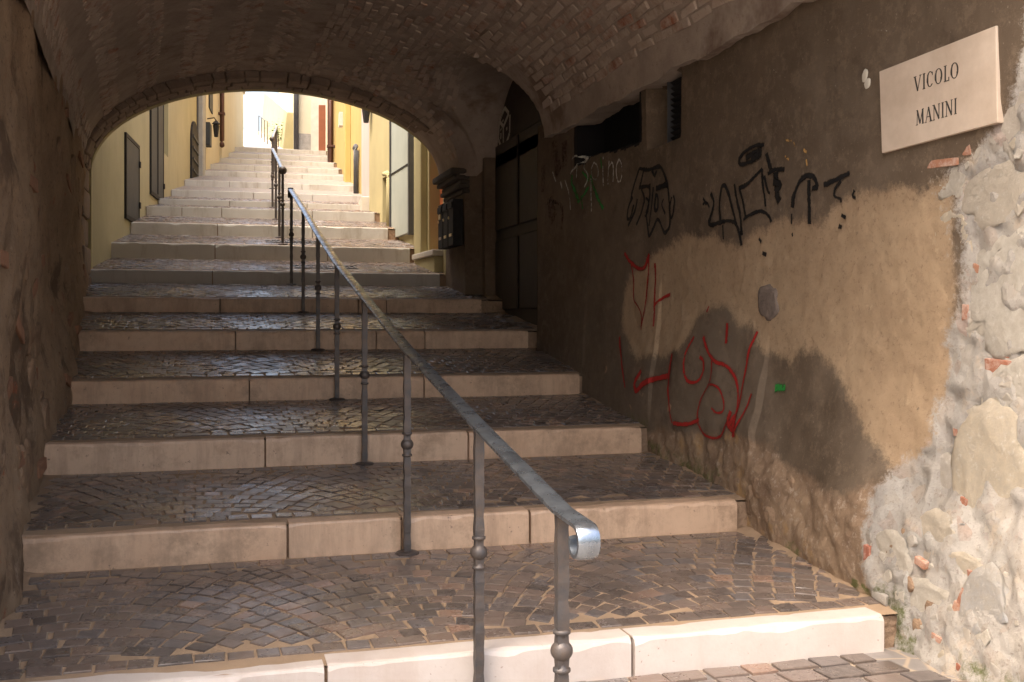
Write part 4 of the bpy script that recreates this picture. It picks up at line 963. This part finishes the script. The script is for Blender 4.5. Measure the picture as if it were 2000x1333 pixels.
# left, second house
B0, B1 = (-.08, 23.25), (.36, 27.9)
hM = house('narrow_yellow_house', 'cream yellow house with brown downpipe beyond the grey pilaster', B0, B1, 1, 8.6, 6, -1, 'stucco_cream')
lb = lambda px, py: hx(None, B0, B1, px, py)
def pipe(h, x, z0, z1, r, mat, bend=0):
    e, L, yi, zb = h; mb = MB(); pts = [(x, -yi*(r+.03), z1-zb), (x, -yi*(r+.03), z0-zb+.15)]
    if bend: pts += [(x+bend*.03, -yi*(r+.03), z0-zb+.07), (x+bend*.12, -yi*(r+.04), z0-zb)]
    mb.tube(pts, r, 10); o = mb.build('downpipe', mat, e, True)
    for z in np.arange(z0+.8, z1, 1.6):
        hb(h, 'bracket', x-r-.02, x+r+.02, 0, r*2+.045, z, z+.05, mat, 0, o)
    return o
pipe(hM, hM[1]-.35, EYE+4.45, 8.5, .06, 'downpipe_brown', -1)
mb = MB(); mb.tube([(.55, -.03, 3.2), (.55, -.03, 7.4)], .018, 6); mb.build('conduit', 'downpipe_dark', hM[0], True)
hb(hM, 'meter_box', .75, 1.15, 0, .12, EYE+3.9, EYE+4.4, 'shutter_grey', .01); hb(hM, 'window', 1.7, 2.5, 0, .03, EYE+4.9, EYE+6.2, 'shutter_grey', .01)
lx_, lz_ = lb(414, 240)
lam = empty('wall_lantern', (B0[0]+(B1[0]-B0[0])*.28+.2, B0[1]+(B1[1]-B0[1])*.28, EYE+4.3)); tag(lam, 'black wall lantern hanging beside the brown downpipe', 'lamp')
def lantern(e, s=1.0):
    mb = MB(); mb.lathe([(.05*s, -.16*s), (.09*s, .16*s), (.06*s, .2*s)], seg=6); mb.build('lamp_body', 'black_metal', e)
    mb = MB(); mb.lathe([(.12*s, .20*s), (.11*s, .22*s), (.02*s, .31*s)], seg=6); mb.build('lamp_cap', 'black_metal', e)
    mb = MB(); mb.tube([(0, 0, .3*s), (-.05*s, 0, .38*s), (-.24*s, 0, .34*s)] if s > 0 else [(0, 0, 0)], .014, 6); mb.build('bracket', 'black_metal', e)
lantern(lam, .8)
# left, far pale house
C0, C1 = (.42, 27.95), (1.28, 37.5)
hN = house('pale_house', 'pale cream house at the top left beside the landing', C0, C1, 2, 10.2, 6, -1, 'stucco_cream')
hb(hN, 'string_course', 0, hN[1], 0, .07, 9.2, 9.4, 'stone_pale')
# ---- right side
# house with orange roller shutter and pale door
R0, R1 = (2.70, 12.02), (2.50, 16.6)
rr_ = lambda px, py: hx(None, R0, R1, px, py)
o0, oz = rr_(872, 475); o1, _ = rr_(838, 480); g0, gz = rr_(808, 452); g1, gz1 = rr_(771, 465); n0, nz = rr_(765, 425); n1, _ = rr_(747, 432)
o0 = max(.06, o0)
hR = house('ochre_house', 'ochre house with orange roller shutter and pale metal door by the arch', R0, R1, 0, 7, 6, 1, 'stucco_ochre', holes=[(o0, o1, EYE+.86, EYE+2.35), (n0, n1, EYE+1.32, EYE+2.15)])
rs_ = hb(hR, 'roller_shutter', o0+.01, o1-.01, -.21, -.15, EYE+.87, EYE+2.34, 'shutter_orange')
for k in range(6):
    hb(hR, 'slat', o0+.02, o1-.02, -.149, -.128, EYE+.89+k*.24, EYE+1.12+k*.24, 'shutter_orange', .006, rs_)
hb(hR, 'sill', o0-.1, o1+.25, 0, .16, EYE+.78, EYE+.85, 'stone_pale', .01); hb(hR, 'low_wall', o0-.05, o1+.2, 0, .13, EYE+.2, EYE+.779, 'stucco_ochre', .01)
dp = hb(hR, 'metal_door', g0+.05, g1, 0, .05, EYE+1.18, EYE+2.95, 'door_pale', .008)
hb(hR, 'panel_joint', g0+.05, g1, .051, .058, EYE+2.08, EYE+2.10, 'black_metal', 0, dp); hb(hR, 'door_frame', g0-.01, g0+.047, 0, .07, EYE+1.15, EYE+2.98, 'downpipe_dark'); hb(hR, 'door_frame', g1+.002, g1+.05, 0, .07, EYE+1.15, EYE+2.98, 'downpipe_dark')
hb(hR, 'pilaster', o1+.08, o1+.42, 0, .09, EYE+.3, 6.9, 'stucco_ochre', .01)
e, L, yi, zb = hR
for k in range(6): hb(hR, 'grille_bar', n0+.05+k*(n1-n0-.1)/5-.008, n0+.05+k*(n1-n0-.1)/5+.008, -.1, -.08, EYE+1.33, EYE+2.14, 'black_metal')
mb = MB(); mb.tube([(n0-.08, .06, EYE+1.15), (n0-.08, .06, EYE+2.05), (n0+.02, .06, EYE+2.14), (n0+.25, .06, EYE+2.16)], .035, 10); mb.build('gas_pipe', 'stucco_ochre', e, True)
hb(hR, 'threshold', n0-.05, n1+.15, 0, .14, EYE+1.05, EYE+1.30, 'stone_pale', .01)
lam2 = empty('wall_lantern', (2.42, 16.4, EYE+3.25)); tag(lam2, 'small black wall lantern on the ochre house near the pink pilaster', 'lamp')
lantern(lam2, .8); lam2.rotation_euler = (0, 0, math.pi)
# pink pilaster house
Q0, Q1 = (2.52, 16.65), (2.72, 19.0)
hP = house('pink_grey_house', 'narrow pinkish grey house front between ochre and orange houses', Q0, Q1, 1, 7.6, 6, 1, 'stucco_pink')
hb(hP, 'ramp_wall', .0, 1.3, 0, .14, EYE+1.55, EYE+2.0, 'stone_pale', .01)
# orange house
U0, U1 = (2.74, 19.05), (3.78, 34.2)
hO = house('orange_house', 'bright orange yellow house with brown downpipe on the right', U0, U1, 1.5, 10.5, 6, 1, 'stucco_orange')
ru = lambda px, py: hx(None, U0, U1, px, py)
pipe(hO, ru(654, 300)[0], EYE+4.0, 10.4, .085, 'downpipe_brown', -1)
hb(hO, 'pilaster', ru(683, 300)[0]-.35, ru(683, 300)[0]+.25, 0, .12, EYE+2.9, 10.3, 'stucco_orange', .01)
hb(hO, 'meter_box', ru(680, 240)[0]-.1, ru(680, 240)[0]+.2, .12, .2, EYE+4.3, EYE+4.6, 'stone_pale')
e = hO[0]; mb = MB(); x_ = .55; mb.tube([(x_, .07, EYE+2.3-1.5), (x_, .07, EYE+3.2-1.5), (x_+.1, .07, EYE+3.3-1.5), (x_+.35, .07, EYE+3.3-1.5)], .05, 8); mb.build('gas_pipe', 'downpipe_dark', e, True)
hb(hO, 'corner_band', hO[1]-1.6, hO[1]-.0, 0, .04, 3.5, 10.4, 'stucco_cream')
# house facing down the alley above the landing
LZ = STEP[-1]['zt']
Dd0, Dd1 = (2.95, 36.6), (7.5, 36.6)
hF = house('landing_house', 'yellow house above the landing with orange door in a white surround', Dd0, Dd1, 3, 14, 8, -1, 'stucco_cream')
fx = lambda px: on_y(px, 300, 36.6).x-2.95
hb(hF, 'plinth', .0, fx(619), 0, .03, 3.2, on_y(600, 262, 36.6).z, 'plinth_grey'); hb(hF, 'door_surround', fx(607), fx(607)+1.5, 0, .06, 5, on_y(615, 196, 36.6).z, 'stone_pale')
hb(hF, 'door', fx(622), fx(622)+.9, .061, .09, 5, on_y(622, 206, 36.6).z, 'wood_orange', .01)
hb(hF, 'side_strip', .0, .02, 0, .05, 5, 13, 'stucco_ochre')
e = hF[0]; mb = MB(); mb.tube([(fx(578), -.1, 2), (fx(578), -.1, 10.8)], .09, 10); mb.build('downpipe', 'downpipe_dark', e, True)
# far flight between the pale house and the landing house
far = empty('upper_staircase', (1.9, 38, 0)); tag(far, 'far pale flight of steps rising to the open sky', 'staircase', kind='structure')
zl0 = LZ+.55
mb = MB(); mb.add([(-.6, 36.4-38, zl0-.02), (6, 36.4-38, zl0-.02), (6, 40.2-38, zl0+.75), (-.6, 40.2-38, zl0+.75)], [(0, 1, 2, 3)]); mb.build('landing', 'kerb_grey', far)
for k in range(9):
    Y = 40.0+k*1.5; yt = 284-k*3.3; z = on_y(510, yt, Y).z; mb = MB(); mb.box(-1.5, 2.2, Y-38, Y+1.9-38, z-.9, z); mb.build('step', 'kerb_grey', far, False, .02, 1)
zend = z
mb = MB(); mb.box(-4, 8, 53.8-38, 70-38, zend-1.2, zend-.1); mb.build('top_ground', 'street_paving', far)
def far_rail():
    r = empty('handrail', (1.75, 40.5, 0)); tag(r, 'distant black iron railing on the far flight against the sky', 'handrail', 'iron handrails on the stairs outside')
    tp = []
    for k in range(4):
        Y = 40.6+k*3.0; zt2 = on_y(510, 284-k*6.6, Y-.6).z; xx = on_y(522-k*5.5, 280, Y).x; tp.append(Vector((xx, Y, zt2+1.0)))
        mb = MB(); mb.box(xx-1.75-.018, xx-1.75+.018, Y-40.5-.018, Y-40.5+.018, zt2-.1, zt2+1.0); mb.build('post', 'iron', r)
    flat_bar(r, tp, .05, .02, 'iron')
far_rail()
# garden wall and plant beside the far flight
gw = empty('garden_wall', (2.5, 37, 0)); tag(gw, 'sloping ochre garden wall beside the far flight', 'wall')
mb = MB(); v = [(2.35, 37.2, 5), (2.95, 37.2, 5), (2.95, 37.2, 8.6), (2.75, 37.2, 8.6), (2.4, 53, 8), (3.0, 53, 8), (3.0, 53, 12.6), (2.8, 53, 12.6)]
mb.add([(x-2.5, y-37, z) for x, y, z in v], [(0, 1, 2, 3), (4, 7, 6, 5), (0, 3, 7, 4), (3, 2, 6, 7), (1, 5, 6, 2)]); mb.build('wall_body', 'stucco_ochre', gw)
pc = on_y(543, 270, 38.5); pl = empty('potted_shrub', (pc.x, pc.y, zl0+.4)); tag(pl, 'small bright green shrub beside the landing', 'plant')
mb = MB(); random.seed(3)
for i in range(260):
    c_ = Vector((random.gauss(0, .16), random.gauss(0, .16), .25+abs(random.gauss(.25, .22)))); R_ = Matrix.Rotation(random.uniform(0, 6.3), 3, 'Z') @ Matrix.Rotation(random.uniform(-1, 1), 3, 'X'); s_ = random.uniform(.04, .08)
    mb.add([c_+R_ @ Vector(p)*s_ for p in ((-.5, 0, 0), (0, .35, .1), (.9, 0, 0), (0, -.35, .1))], [(0, 1, 2, 3)])
link('foliage', mb.mesh('foliage'), 'leaf_green', pl)
mb = MB(); mb.tube([(0, 0, -.2), (.02, 0, .2), (0, .03, .5)], .02, 6); mb.build('stem', 'downpipe_brown', pl)
